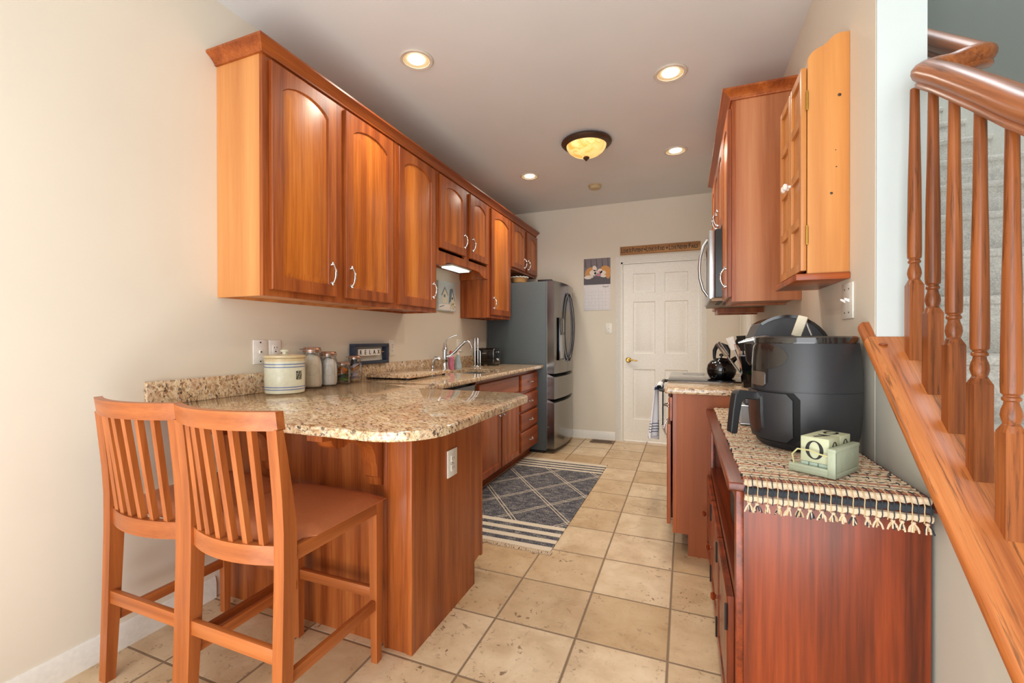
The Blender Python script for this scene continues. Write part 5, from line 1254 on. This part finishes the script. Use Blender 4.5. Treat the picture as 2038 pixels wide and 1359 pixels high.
for yy, zz, m_, r in rows:
    jl, jr = rn.uniform(-.003, .003), rn.uniform(-.003, .003)
    pts = row_pts(yy, zz, rx0 + jl, rx1 - .002 + jr * .5, rn.uniform(0, 3)); mbs[m_].tube(pts, [(r * (1.0 if q % 2 else .82), r * (1.05 if q % 2 else .9)) for q in range(len(pts))], 6)
edge = [(1.322, BZ + .0065, 'cord_rust', .008), (1.302, BZ + .004, 'cord_cream', .0095), (1.295, BZ - .014, 'cord_black', .0095), (1.294, BZ - .033, 'cord_cream', .0095)]
for yy, zz, m_, r in edge:
    pts = row_pts(yy, zz, rx0, rx1 + .0, 0); mbs[m_].tube(pts, [(r * (1.0 if q % 2 else .8), r * (1.0 if q % 2 else .85)) for q in range(len(pts))], 8)
for m_, mb in mbs.items(): obj({'cord_cream': 'cream_cords', 'cord_black': 'black_cords', 'cord_rust': 'rust_cords'}[m_], mb, m_, t, kind='stuff')
mb = MB(); n = 34
for k in range(n):
    x = rx0 + .006 + (rx1 - rx0 - .012) * k / (n - 1)
    mb.tube([(x, 1.336, BZ + .013), (x + .001, 1.318, BZ + .0148), (x + .001, 1.300, BZ + .0138), (x, 1.290, BZ + .008), (x + .001, 1.2855, BZ - .004), (x, 1.2848, BZ - .016), (x + .001, 1.2845, BZ - .033), (x, 1.287, BZ - .043)], .0012, 5, mi=k % 2)
for yy in [1.36 + .030 * q for q in range(40)]:
    for k in range(n // 2):
        x = rx0 + .012 + (rx1 - rx0 - .036) * k / (n / 2 - 1) + rn.uniform(-.002, .002) + (.012 if int(yy / .03) % 2 else 0)
        mb.tube([(x, yy, BZ + .0125), (x + .001, yy + .010, BZ + .0138), (x, yy + .018, BZ + .0125)], .0014, 4, mi=int(rn.random() < .2))
obj('stitch_threads', mb, ['cord_gold', 'cord_black'], t, kind='stuff')
mb = MB()
for k in range(17):
    x = rx0 + .008 + (rx1 - rx0 - .016) * k / 16 + rn.uniform(-.004, .004); z = BZ - .046
    mb.sphere((x, 1.292, z), (.005, .005, .004), 8, 0)
    for q in range(7):
        a = rn.uniform(-.9, .9); L = rn.uniform(.014, .022)
        mb.tube([(x, 1.292, z), (x + math.sin(a) * L * .5, 1.290 + rn.uniform(-.003, .002), z - .5 * L), (x + math.sin(a) * L * .7, 1.290 + rn.uniform(-.004, .003), z - L)], .0019, 5, mi=rn.choice((0, 0, 1, 2)))
obj('tassels', mb, ['cord_cream', 'cord_black', 'cord_gold'], t, kind='stuff')

# ------------------------------------------------------------------ air fryer
c = (.377, 1.785, BZ + .0158)
t = thing('air_fryer', 'large matte black air fryer with a pull-out basket, on the woven runner', 'air fryer', c)
def fprof(off=0): return [(.130 + off, 0), (.142 + off, .010), (.152 + off, .05), (.1570 + off, .11), (.158 + off, .19), (.156 + off, .26), (.152 + off, .32), (.149 + off, .345)]
def frad(z, off=0):
    p = fprof(off)
    for (r0, z0), (r1, z1) in zip(p, p[1:]):
        if z <= z1: return r0 + (r1 - r0) * (z - z0) / (z1 - z0)
    return p[-1][0]
obj('body', MB().lathe([(.001, 0)] + fprof()[0:5] + [(.1565, .1905), (.1565, .1925), (.158, .193)] + fprof()[5:], c, 56), 'fryer', t)
obj('lid', MB().lathe([(.1495, .3455), (.150, .350), (.149, .364), (.144, .3685), (.001, .3695)], c, 56), 'fryer_gloss', t, 'glossy black top rim')
fa = math.atan2(-.40, -1.0)   # front direction
def patch(a0, a1, z0, z1, off, th, n=20, mz=8, rc=.018):
    """curved plate following the body"""
    mb = MB(); vs = []
    for s_ in (0, 1):
        for j in range(mz + 1):
            z = z0 + (z1 - z0) * j / mz
            e = max(0, rc - min(z - z0, z1 - z)) / rc; cut = rc * (1 - math.sqrt(max(0, 1 - e * e)))
            for k in range(n + 1):
                r = frad(z) + off - s_ * th; aa0, aa1 = a0 + cut / r, a1 - cut / r
                a = aa0 + (aa1 - aa0) * k / n; vs.append((c[0] + r * math.cos(a), c[1] + r * math.sin(a), c[2] + z))
    W = (mz + 1) * (n + 1); fs = []
    for j in range(mz):
        for k in range(n):
            q = j * (n + 1) + k; fs.append([q, q + 1, q + n + 2, q + n + 1]); fs.append([W + q, W + q + n + 1, W + q + n + 2, W + q + 1])
    for k in range(n): fs.append([k, W + k, W + k + 1, k + 1]); q = mz * (n + 1) + k; fs.append([q, q + 1, W + q + 1, W + q])
    for j in range(mz): q = j * (n + 1); fs.append([q, q + n + 1, W + q + n + 1, W + q]); q += n; fs.append([q, W + q, W + q + n + 1, q + n + 1])
    return mb.add(vs, fs, 0, True)
obj('basket_gap', patch(fa - .92, fa + .92, .022, .188, .0012, .004), 'slot_black', t, 'dark gap around the basket')
bk = obj('basket_drawer', patch(fa - .80, fa + .80, .028, .184, .010, .012), 'fryer', t)
obj('control_display', patch(fa - .30, fa + .30, .200, .342, .0035, .004), 'fryer_gloss', t, 'glossy curved control display')
obj('display_band', patch(fa - .24, fa + .24, .204, .250, .0055, .003, rc=.004), 'steel', t, 'silver label band')
obj('trim_arch', patch(fa - .62, fa + .72, .262, .344, .0022, .003, rc=.06), 'fryer_gloss', t)
obj('chrome_plate', patch(fa - .20, fa + .20, .046, .186, .0145, .004, rc=.02), 'steel', bk, 'silver handle plate')
D = Vector((math.cos(fa), math.sin(fa), 0)); S = Vector((-D.y, D.x, 0)); C0 = Vector(c)
pr = [(.168, .180), (.206, .186), (.230, .186), (.242, .174), (.250, .12), (.256, .06), (.257, .044), (.244, .038), (.234, .042), (.227, .10), (.218, .148), (.206, .157), (.168, .154)]
mb = MB(); n = len(pr); vs = [C0 + D * p[0] + S * s_ * .016 + Vector((0, 0, p[1])) for s_ in (-1, 1) for p in pr]
mb.add(vs, [[k, (k + 1) % n, n + (k + 1) % n, n + k] for k in range(n)] + [list(range(n))[::-1], [n + k for k in range(n)]])
ho = obj('handle', mb, 'rubber', bk)
bv = ho.modifiers.new('b', 'BEVEL'); bv.width = .004; bv.segments = 3; bv.limit_method = 'ANGLE'
for q in range(3): obj('foot', MB().lathe([(.012, -.003), (.012, .0005)], (c[0] + .1 * math.cos(2 * q + .4), c[1] + .1 * math.sin(2 * q + .4), c[2]), 12), 'black', t)
# cream wooden tag block on the fryer lid
zb = c[2] + .3698
t = thing('wooden_block', 'small distressed cream wooden block leaning upright on top of the air fryer', 'decoration', (.375, 1.80, zb))
m_ = Matrix.Translation((.352, 1.86, zb)) @ Matrix.Rotation(-.25, 4, 'Z') @ Matrix.Rotation(.30, 4, 'Y')
obj('block', MB().merge(MB().box((0, -.012, .004), (.030, .012, .078), .003), m_), 'cream_worn', t)
obj('wire_prop', MB().tube([(.395, 1.862, zb + .062), (.405, 1.862, zb + .03), (.415, 1.862, zb + .0025)], .003, 8), 'steel', t)

# coffee maker on mesh drawer
t = thing('pod_drawer', 'dark perforated metal coffee-pod drawer under the coffee maker', 'drawer box', (.36, 2.26, BZ + .014))
bz = BZ + .0155
obj('frame', MB().box((.215, 2.10, bz), (.535, 2.43, bz + .006), .002).box((.215, 2.10, bz + .076), (.535, 2.43, bz + .082), .002).box((.215, 2.10, bz + .006), (.221, 2.106, bz + .076)).box((.529, 2.10, bz + .006), (.535, 2.106, bz + .076)).box((.215, 2.424, bz + .006), (.221, 2.43, bz + .076)).box((.529, 2.424, bz + .006), (.535, 2.43, bz + .076)), 'steel', t)
obj('mesh_sides', MB().box((.219, 2.104, bz + .006), (.531, 2.426, bz + .076)), 'mesh', t)
t = thing('coffee_maker', 'black pod coffee maker with domed top and silver handle behind the air fryer', 'coffee maker', (.40, 2.33, bz + .083))
z0 = bz + .0825
prof = [(.30, z0), (.535, z0), (.535, z0 + .205)]
for k in range(13):
    a = (k / 12) * 2.25; prof.append((.380 + .155 * math.cos(a), z0 + .205 + .165 * math.sin(a)))
prof += [(.270, z0 + .300), (.262, z0 + .285), (.262, z0 + .215), (.36, z0 + .20), (.36, z0 + .04), (.30, z0 + .035)]
obj('body', MB().prism(prof, 'y', 2.085, 2.34), 'fryer', t)
obj('dome_shell', MB().prism([(.380 + .158 * math.cos(k / 14 * 2.2), z0 + .205 + .169 * math.sin(k / 14 * 2.2)) for k in range(15)] + [(.380 + .148 * math.cos(k / 14 * 2.2), z0 + .205 + .158 * math.sin(k / 14 * 2.2)) for k in range(14, -1, -1)], 'y', 2.076, 2.349), 'black_gloss', t)
obj('brew_head', MB().lathe([(.034, 0), (.046, .02), (.052, .085), (.052, .092), (.001, .093)], (.290, 2.17, z0 + .165), 28), 'black', t)
obj('drip_tray', MB().box((.235, 2.11, z0), (.345, 2.31, z0 + .022), .004), 'black', t)
hz = z0 + .275
obj('handle', MB().tube([(.205, 2.072, hz - .014), (.235, 2.068, hz - .006), (.270, 2.066, hz + .001), (.300, 2.066, hz + .003), (.322, 2.066, hz)], [(.003, .004), (.008, .004), (.011, .004), (.013, .004), (.012, .004)], 12, ref=(0, 0, 1)), 'steel', t, 'silver lift handle')
obj('handle_pivot', MB().merge(MB().lathe([(.013, 0), (.013, .003), (.004, .004), (.004, .0045)], n=20), basis((.316, 2.061, hz), (1, 0, 0), (0, 0, 1), (0, -1, 0))), 'steel', t)

# ------------------------------------------------------------------ perpetual calendar
P0 = Vector((.357, 1.366, BZ + .0155)); PR = Vector((.436, 1.497, 0)); PL = Vector((.262, 1.432, 0))
ex = (PL - Vector((P0.x, P0.y, 0))).normalized(); ey = Vector((-ex.y, ex.x, 0));
if ey.dot(Vector((0, 1, 0))) < 0: ey = -ey
# local frame: +x = toward left tip, +y = away from viewer, origin = near right corner
B = basis(P0, ex, ey, (0, 0, 1)); Lx, Ly = .112, .150
t = thing('block_calendar', 'distressed sage green perpetual block calendar tray on the runner', 'calendar', P0)
b = MB().box((0, 0, .0), (Lx, Ly, .014), .002).box((0, 0, .014), (.016, Ly, .070), .002)
b.box((-.001, -.002, .066), (.019, Ly + .003, .077), .003).box((.0, -.001, .0), (.0185, .010, .076), .002)
b.box((.012, .0, .010), (Lx, .010, .022), .003)
obj('tray', MB().merge(b, B), 'sage', t)
b = MB()
for k, (x0, x1) in enumerate(((.020, .044), (.046, .066), (.068, .086))): b.box((x0, .013, .0142), (x1, .120, .030), .001)
obj('month_bars', MB().merge(b, B), 'sage_dark', t)
obj('cord_handle', MB().merge(MB().tube([(.100, .006, .020), (.104, .004, .045), (.090, .002, .062), (.060, .000, .064), (.036, .000, .058), (.018, .0, .056)], .0022, 8), B), 'cord', t)
def zero(cx_, cy_, h_, w2, d_=.0006, n=36):
    mb = MB(); vs = []
    for k in range(n):
        a = 2 * PI * k / n
        vs += [(cx_ + w2 * math.cos(a), cy_ + h_ * math.sin(a), d_), (cx_ + w2 * .58 * math.cos(a), cy_ + h_ * .89 * math.sin(a), d_)]
    mb.add(vs, [[2 * k, 2 * ((k + 1) % n), 2 * ((k + 1) % n) + 1, 2 * k + 1] for k in range(n)]); return mb
def cube(label, x0, y0, s_, top):
    cb = thing('number_block', label, 'block', B @ Vector((x0 + s_ / 2, y0 + s_ / 2, .031)))
    obj('cube', MB().merge(MB().box((x0, y0, .0305), (x0 + s_, y0 + s_, .0305 + s_), .0015), B), 'sage_cube', cb)
    d_ = MB().merge(zero(s_ / 2, s_ / 2, s_ * .37, s_ * .32), B @ basis((x0 + s_, y0 - .0002, .0305), (-1, 0, 0), (0, 0, 1), (0, -1, 0)))
    d_.merge(zero(s_ / 2, s_ / 2, s_ * .36, s_ * .25), B @ basis((x0 - .0002, y0, .0305), (0, 1, 0), (0, 0, 1), (-1, 0, 0)))
    if top == '0': d_.merge(zero(s_ / 2, s_ / 2, s_ * .36, s_ * .25), B @ basis((x0 + s_, y0, .0305 + s_ + .0002), (-1, 0, 0), (0, 1, 0), (0, 0, 1)))
    else: d_.merge(text_mb(top, s_ * .95, .0004, .9, bold=.001), B @ basis((x0 + s_ * .5, y0 + s_ * .5, .0305 + s_ + .0004), (-1, 0, 0), (0, 1, 0), (0, 0, 1)))
    obj('digits', d_, 'ink', cb)
cube('front sage cube with a large black 0, in the block calendar tray', .0195, .012, .067, '7')
cube('rear sage cube with 0 on top, behind the front cube', .0195, .080, .067, '0')

# ------------------------------------------------------------------ rug
t = thing('area_rug', 'charcoal rug with cream diamond lines and striped fringed ends before the sink cabinets', 'rug', (-1.07, 3.25, 0))
obj('pile', MB().hexa([(-1.475, 2.385, .0005), (-.690, 2.365, .0005), (-.668, 4.155, .0005), (-1.475, 4.175, .0005), (-1.475, 2.385, .007), (-.690, 2.365, .007), (-.668, 4.155, .007), (-1.475, 4.175, .007)]), 'rug', t)
mb = MB(); rn = random.Random(4)
for side in (0, 1):
    for k in range(330):
        u = k / 329; x = -1.47 + u * .79 + (.0 if side == 0 else .010 * u)
        y = (2.387 - .022 * u) if side == 0 else (4.172 - .018 * u); s_ = -1 if side == 0 else 1; L = rn.uniform(.022, .042)
        mb.tube([(x, y, .005), (x + rn.uniform(-.004, .004), y + s_ * L * .5, .006 + rn.uniform(0, .005)), (x + rn.uniform(-.010, .010), y + s_ * L, .0025)], .0022, 4)
obj('fringe', mb, 'cord_cream', t, kind='stuff')

# ------------------------------------------------------------------ bar stools
def stool():
    """local: x across, y toward the bar, origin at floor centre; back at -y"""
    t = thing('bar_stool', 'slat-back wooden counter stool with brown leather seat beside the left wall', 'stool', (0, 0, 0), 0, 'bar stools at the breakfast bar')
    W = .2125; Yb, Yf = -.215, .215
    def post(sx):
        path = [(sx * (W - .019), Yb - .012, 0), (sx * (W - .019), Yb + .000, .25), (sx * (W - .019), Yb + .010, .52), (sx * (W - .019), Yb + .011, .645), (sx * (W - .019), Yb + .002, .74), (sx * (W - .019), Yb - .013, .86), (sx * (W - .019), Yb - .024, .935)]
        wd = [.015, .019, .022, .023, .019, .015, .0115]
        mb = MB(); vs = []
        for (x, y, z), q in zip(path, wd): vs += [(x - .019, y - q, z), (x + .019, y - q, z), (x + .019, y + q, z), (x - .019, y + q, z)]
        n = len(path); mb.add(vs, [[4 * j + k, 4 * j + (k + 1) % 4, 4 * j + 4 + (k + 1) % 4, 4 * j + 4 + k] for j in range(n - 1) for k in range(4)] + [[3, 2, 1, 0], [4 * n - 4, 4 * n - 3, 4 * n - 2, 4 * n - 1]]); return mb
    for sx in (-1, 1): obj('back_leg', post(sx), 'beech_z', t)
    for sx in (-1, 1):
        mb = MB(); x = sx * (W - .024)
        mb.hexa([(x - .013, Yf - .030, 0), (x + .013, Yf - .030, 0), (x + .013, Yf - .004, 0), (x - .013, Yf - .004, 0), (x - .019, Yf - .038, .59), (x + .019, Yf - .038, .59), (x + .019, Yf, .59), (x - .019, Yf, .59)])
        obj('front_leg', mb, 'beech_z', t)
    def bowed(z0, z1, yo, bow, th, half, up=0, tilt=0):
        mb = MB(); n = 16; vs = []
        for k in range(n + 1):
            u = -1 + 2 * k / n; x = u * half; y = yo - bow * (1 - u * u)
            vs += [(x, y - th / 2, z0), (x, y + th / 2, z0), (x, y + th / 2 - tilt, z1), (x, y - th / 2 - tilt, z1)]
        return mb.add(vs, [[4 * k + j, 4 * k + (j + 1) % 4, 4 * k + 4 + (j + 1) % 4, 4 * k + 4 + j] for k in range(n) for j in range(4)] + [[0, 1, 2, 3], [4 * n + 3, 4 * n + 2, 4 * n + 1, 4 * n]], 0, True)
    obj('top_rail', bowed(.932, .985, Yb - .018, .052, .026, W, tilt=.007), 'beech_x', t)
    obj('seat_rail', bowed(.545, .600, Yb + .008, .034, .022, W - .038), 'beech_x', t, 'curved rear seat rail')
    for i in range(6):
        u = (-1 + 2 * (i + 1) / 7); x0 = u * (W - .030); x1 = u * (W - .032)
        yb = Yb + .010 - .032 * (1 - u * u); yt = Yb - .018 - .052 * (1 - u * u)
        mb = MB(); a = .0095; d_ = .009
        mid = (.7665, yb * .5 + yt * .5)
        secs = [(x0, yb, .600), ((x0 + x1) / 2, mid[1], mid[0]), (x1, yt, .933)]
        vs = []
        for (x, y, z) in secs: vs += [(x - a, y - d_, z), (x + a, y - d_, z), (x + a, y + d_, z), (x - a, y + d_, z)]
        mb.add(vs, [[4 * j + k, 4 * j + (k + 1) % 4, 4 * j + 4 + (k + 1) % 4, 4 * j + 4 + k] for j in range(2) for k in range(4)] + [[3, 2, 1, 0], [8, 9, 10, 11]])
        obj('spindle', mb, 'beech_z', t)
    for sx in (-1, 1): obj('side_rail', MB().box((sx * W - sx * .005, Yb + .030, .548), (sx * W - sx * .027, Yf - .036, .590), .002), 'beech_y', t)
    obj('front_rail', MB().box((-W + .04, Yf - .028, .548), (W - .04, Yf - .008, .590), .002), 'beech_x', t)
    # cushion
    mb = MB(); n = 14; top = []; 
    def sx_(u, v): return math.copysign(abs(u) ** .85, u)
    vs = []
    hx_, y0_, y1_ = W - .0005, Yb + .018, Yf + .012
    for j in range(n + 1):
        for k in range(n + 1):
            u, v = -1 + 2 * k / n, -1 + 2 * j / n
            e = (1 - abs(u) ** 6) * (1 - abs(v) ** 6)
            wx = hx_ if v > -.6 else hx_ - .024 * min(1, (-.6 - v) / .2 + .5)
            vs.append((u * wx, y0_ + (y1_ - y0_) * (v + 1) / 2, .593 + .030 * e ** .5 if e > 0 else .593))
    N1 = len(vs); vs += [(x, y, .5905) for x, y, z in vs]
    fs = [[j * (n + 1) + k, j * (n + 1) + k + 1, (j + 1) * (n + 1) + k + 1, (j + 1) * (n + 1) + k] for j in range(n) for k in range(n)]
    fs += [[i + N1 for i in f][::-1] for f in fs]
    bd = [k for k in range(n + 1)] + [(j) * (n + 1) + n for j in range(1, n + 1)] + [n * (n + 1) + k for k in range(n - 1, -1, -1)] + [j * (n + 1) for j in range(n - 1, 0, -1)]
    fs += [[bd[i], bd[(i + 1) % len(bd)], bd[(i + 1) % len(bd)] + N1, bd[i] + N1] for i in range(len(bd))]
    mb.add(vs, fs, 0, True); obj('seat', mb, 'leather', t, 'brown leather seat pad')
    obj('stretcher', MB().box((-W + .036, Yb - .012, .268), (W - .036, Yb + .006, .312), .002), 'beech_x', t)
    obj('stretcher', MB().box((-W + .040, Yf - .028, .235), (W - .040, Yf - .008, .272), .002), 'beech_x', t)
    for sx in (-1, 1): obj('stretcher', MB().box((sx * (W - .014), Yb + .012, .196), (sx * (W - .032), Yf - .032, .232), .002), 'beech_y', t)
    return t
st = stool()
s2 = dup(st); s2['label'] = 'slat-back wooden counter stool with brown leather seat at the middle of the bar, in front'
st.location = (-1.670, 1.140, 0); s2.location = (-1.240, 1.135, 0)

# ------------------------------------------------------------------ stairs
t = thing('staircase', 'steep grey carpeted staircase behind the oak balusters', 'stairs', (1.14, 2.5, 0))
Y0, Z0, TR, RS = 2.039, 1.330, .2576, .2
for n_ in range(-6, 11):
    yn, zn = Y0 + TR * n_, Z0 + RS * n_
    if zn > 3.4: break
    mb = MB(); pf = [(yn + .022, zn - RS - .001), (yn + TR + .05, zn - RS - .001), (yn + TR + .05, zn), (yn + .012, zn), (yn + .004, zn - .005), (yn + .002, zn - .015), (yn + .008, zn - .028), (yn + .020, zn - .034)]
    mb.prism(pf, 'x', .690, 1.619); obj('step', mb, 'carpet', t)
sk = lambda y: kz(y) - 0.03
b = MB().prism([(.32, sk(.32) - .30), (5.0, sk(5.0) - .30), (5.0, sk(5.0) + .03), (1.72, sk(1.72) + .03), (.32, sk(.32) + .03)], 'x', .6675, .6895)
b.prism([(.32, sk(.32) - .30), (5.0, sk(5.0) - .30), (5.0, sk(5.0) + .05), (.32, sk(.32) + .05)], 'x', 1.600, 1.6195)
obj('skirt_board', b, 'trim', t, 'white painted skirt board')
# oak cap
t = thing('stair_cap', 'sloping oak cap board on the knee wall carrying the balusters', 'stair cap', (.607, 1.2, .9))
k_ = .831; th = .030; L = math.sqrt(1 + k_ * k_)
prof = []
def cap_pt(y, off): return (y, kz(y) + off)
x0_, x1_ = .515, .690
ra = [(x0_ + .006, 0), (x0_, .006), (x0_, .018), (x0_ + .004, .026), (x0_ + .012, .034), (x1_ - .010, .034), (x1_ - .002, .028), (x1_, .018), (x1_, 0)]
vs = []
ya, yb_ = .30, 1.692
for y in (ya, yb_): vs += [(x, y, kz(y) + o_) for x, o_ in ra]
n = len(ra); mb = MB().add(vs, [[k, (k + 1) % n, n + (k + 1) % n, n + k] for k in range(n)] + [list(range(n))[::-1], [n + k for k in range(n)]])
obj('cap_board', mb, 'oak_slope', t)
# little return nose beside the column
vs = []
for y in (1.692, 1.748): vs += [(x, y, kz(y) + o_) for x, o_ in [(x0_ + .004, .002), (x0_, .008), (x0_, .018), (x0_ + .004, .027), (x0_ + .012, .034), (XR - .001, .034), (XR - .001, .002)]]
mb = MB().add(vs, [[k, (k + 1) % 7, 7 + (k + 1) % 7, 7 + k] for k in range(7)] + [list(range(7))[::-1], [7 + k for k in range(7)]])
obj('cap_nose', mb, 'oak_slope', t)
obj('plug', MB().lathe([(.011, -.002), (.010, .002), (.001, .004)], (.552, 1.662, kz(1.662) + .035), 16), 'cherry_red_z', t)
RB = [(1.10, 1.530), (1.222, 1.617), (1.314, 1.690), (1.424, 1.772), (1.53, 1.850), (1.60, 1.892)]
def rail_z(y):
    if y <= RB[0][0]: return RB[0][1] + (y - RB[0][0]) * .75
    for (a, za), (b_, zb_) in zip(RB, RB[1:]):
        if y <= b_: return za + (zb_ - za) * (y - a) / (b_ - a)
    return RB[-1][1]
def baluster(i, y, label):
    x = .612; z0 = kz(y) + .030; t = thing('baluster', label, 'baluster', (x, y, z0), 0, 'turned oak balusters of the staircase')
    ztop = rail_z(y) + .006; s_ = .0165; mb = MB()
    zb0 = kz(y - s_) + .0345; zb1 = kz(y + s_) + .0345; zt = kz(y - s_) + .0345 + (.215 if i else .215)
    mb.hexa([(x - s_, y - s_, zb0), (x + s_, y - s_, zb0), (x + s_, y + s_, zb1), (x - s_, y + s_, zb1), (x - s_, y - s_, zt), (x + s_, y - s_, zt), (x + s_, y + s_, zt), (x - s_, y + s_, zt)])
    # chamfered shoulder: square to round
    n = 32; vs = []
    for lvl, (r, rz_, bl) in enumerate(((s_, 0, 0), (.0145, .014, 1))):
        for k in range(n):
            a = 2 * PI * k / n; cx_, cy_ = math.cos(a), math.sin(a); q = max(abs(cx_), abs(cy_)); rr = r / q if bl == 0 else r
            vs.append((x + rr * cx_, y + rr * cy_, zt + rz_ - (0.0 if bl else 0)))
    mb.add(vs, [[k, (k + 1) % n, n + (k + 1) % n, n + k] for k in range(n)])
    obj('square_base', mb, 'oak_z', t)
    pr = [(.0145, .014), (.0125, .018), (.0145, .024), (.0165, .034), (.0150, .046), (.0118, .056), (.0110, .062), (.0145, .065), (.0145, .070), (.0120, .073), (.0120, .075), (.0158, .079), (.0165, .095), (.0162, .16)]
    H = ztop - zt
    pr += [(.0148, .30), (.0125, .42), (.0105, H)]
    obj('turned_shaft', MB().lathe(pr, (x, y, zt), 24), 'oak_z', t)
for i, (y, lb) in enumerate(((1.626, 'turned oak baluster nearest the wall column'), (1.523, 'second turned oak baluster from the wall column'), (1.423, 'third turned oak baluster from the wall column, fully in view'),
                             (1.319, 'fourth turned oak baluster from the wall column'), (1.214, 'fifth oak baluster, cut by the photo edge'))): baluster(i, y, lb)
# handrail
t = thing('handrail', 'thick curved oak handrail turning around the wall end', 'handrail', (.612, 1.3, 1.7))
path = []
hx0 = .612
for y in (.70, .85, 1.0, 1.10, 1.2, 1.3, 1.40, 1.48): path.append((hx0, y, rail_z(y) + .002))
R_ = .075; cy0 = 1.575
for k in range(1, 9):
    a = (PI / 2) * k / 8; path.append((hx0 + R_ * (1 - math.cos(a)), 1.545 + R_ * math.sin(a), 1.858 + .052 * math.sin(a)))
path += [(.705, 1.622, 1.915)]
for k in range(0, 9):
    a = (PI / 2) * k / 8; path.append((.715 + .062 * math.sin(a), 1.622 + .062 * (1 - math.cos(a)), 1.918 + .03 * (k / 8)))
for q in (1.74, 1.86, 2.1, 2.6, 3.4): path.append((.777, q, 1.948 + (q - 1.684) * .76))
rp = [(-.020, 0), (-.024, .003), (-.024, .012), (-.021, .016), (-.029, .026), (-.032, .038), (-.029, .050), (-.018, .060), (0, .064), (.018, .060), (.029, .050), (.032, .038), (.029, .026), (.021, .016), (.024, .012), (.024, .003), (.020, 0)]
obj('rail', MB().sweep(path, rp), 'oak_rail', t)
obj('bracket', MB().tube([(.668, 2.3, 2.32), (.74, 2.3, 2.33), (.777, 2.3, 2.40)], .008, 8), 'brass', t)
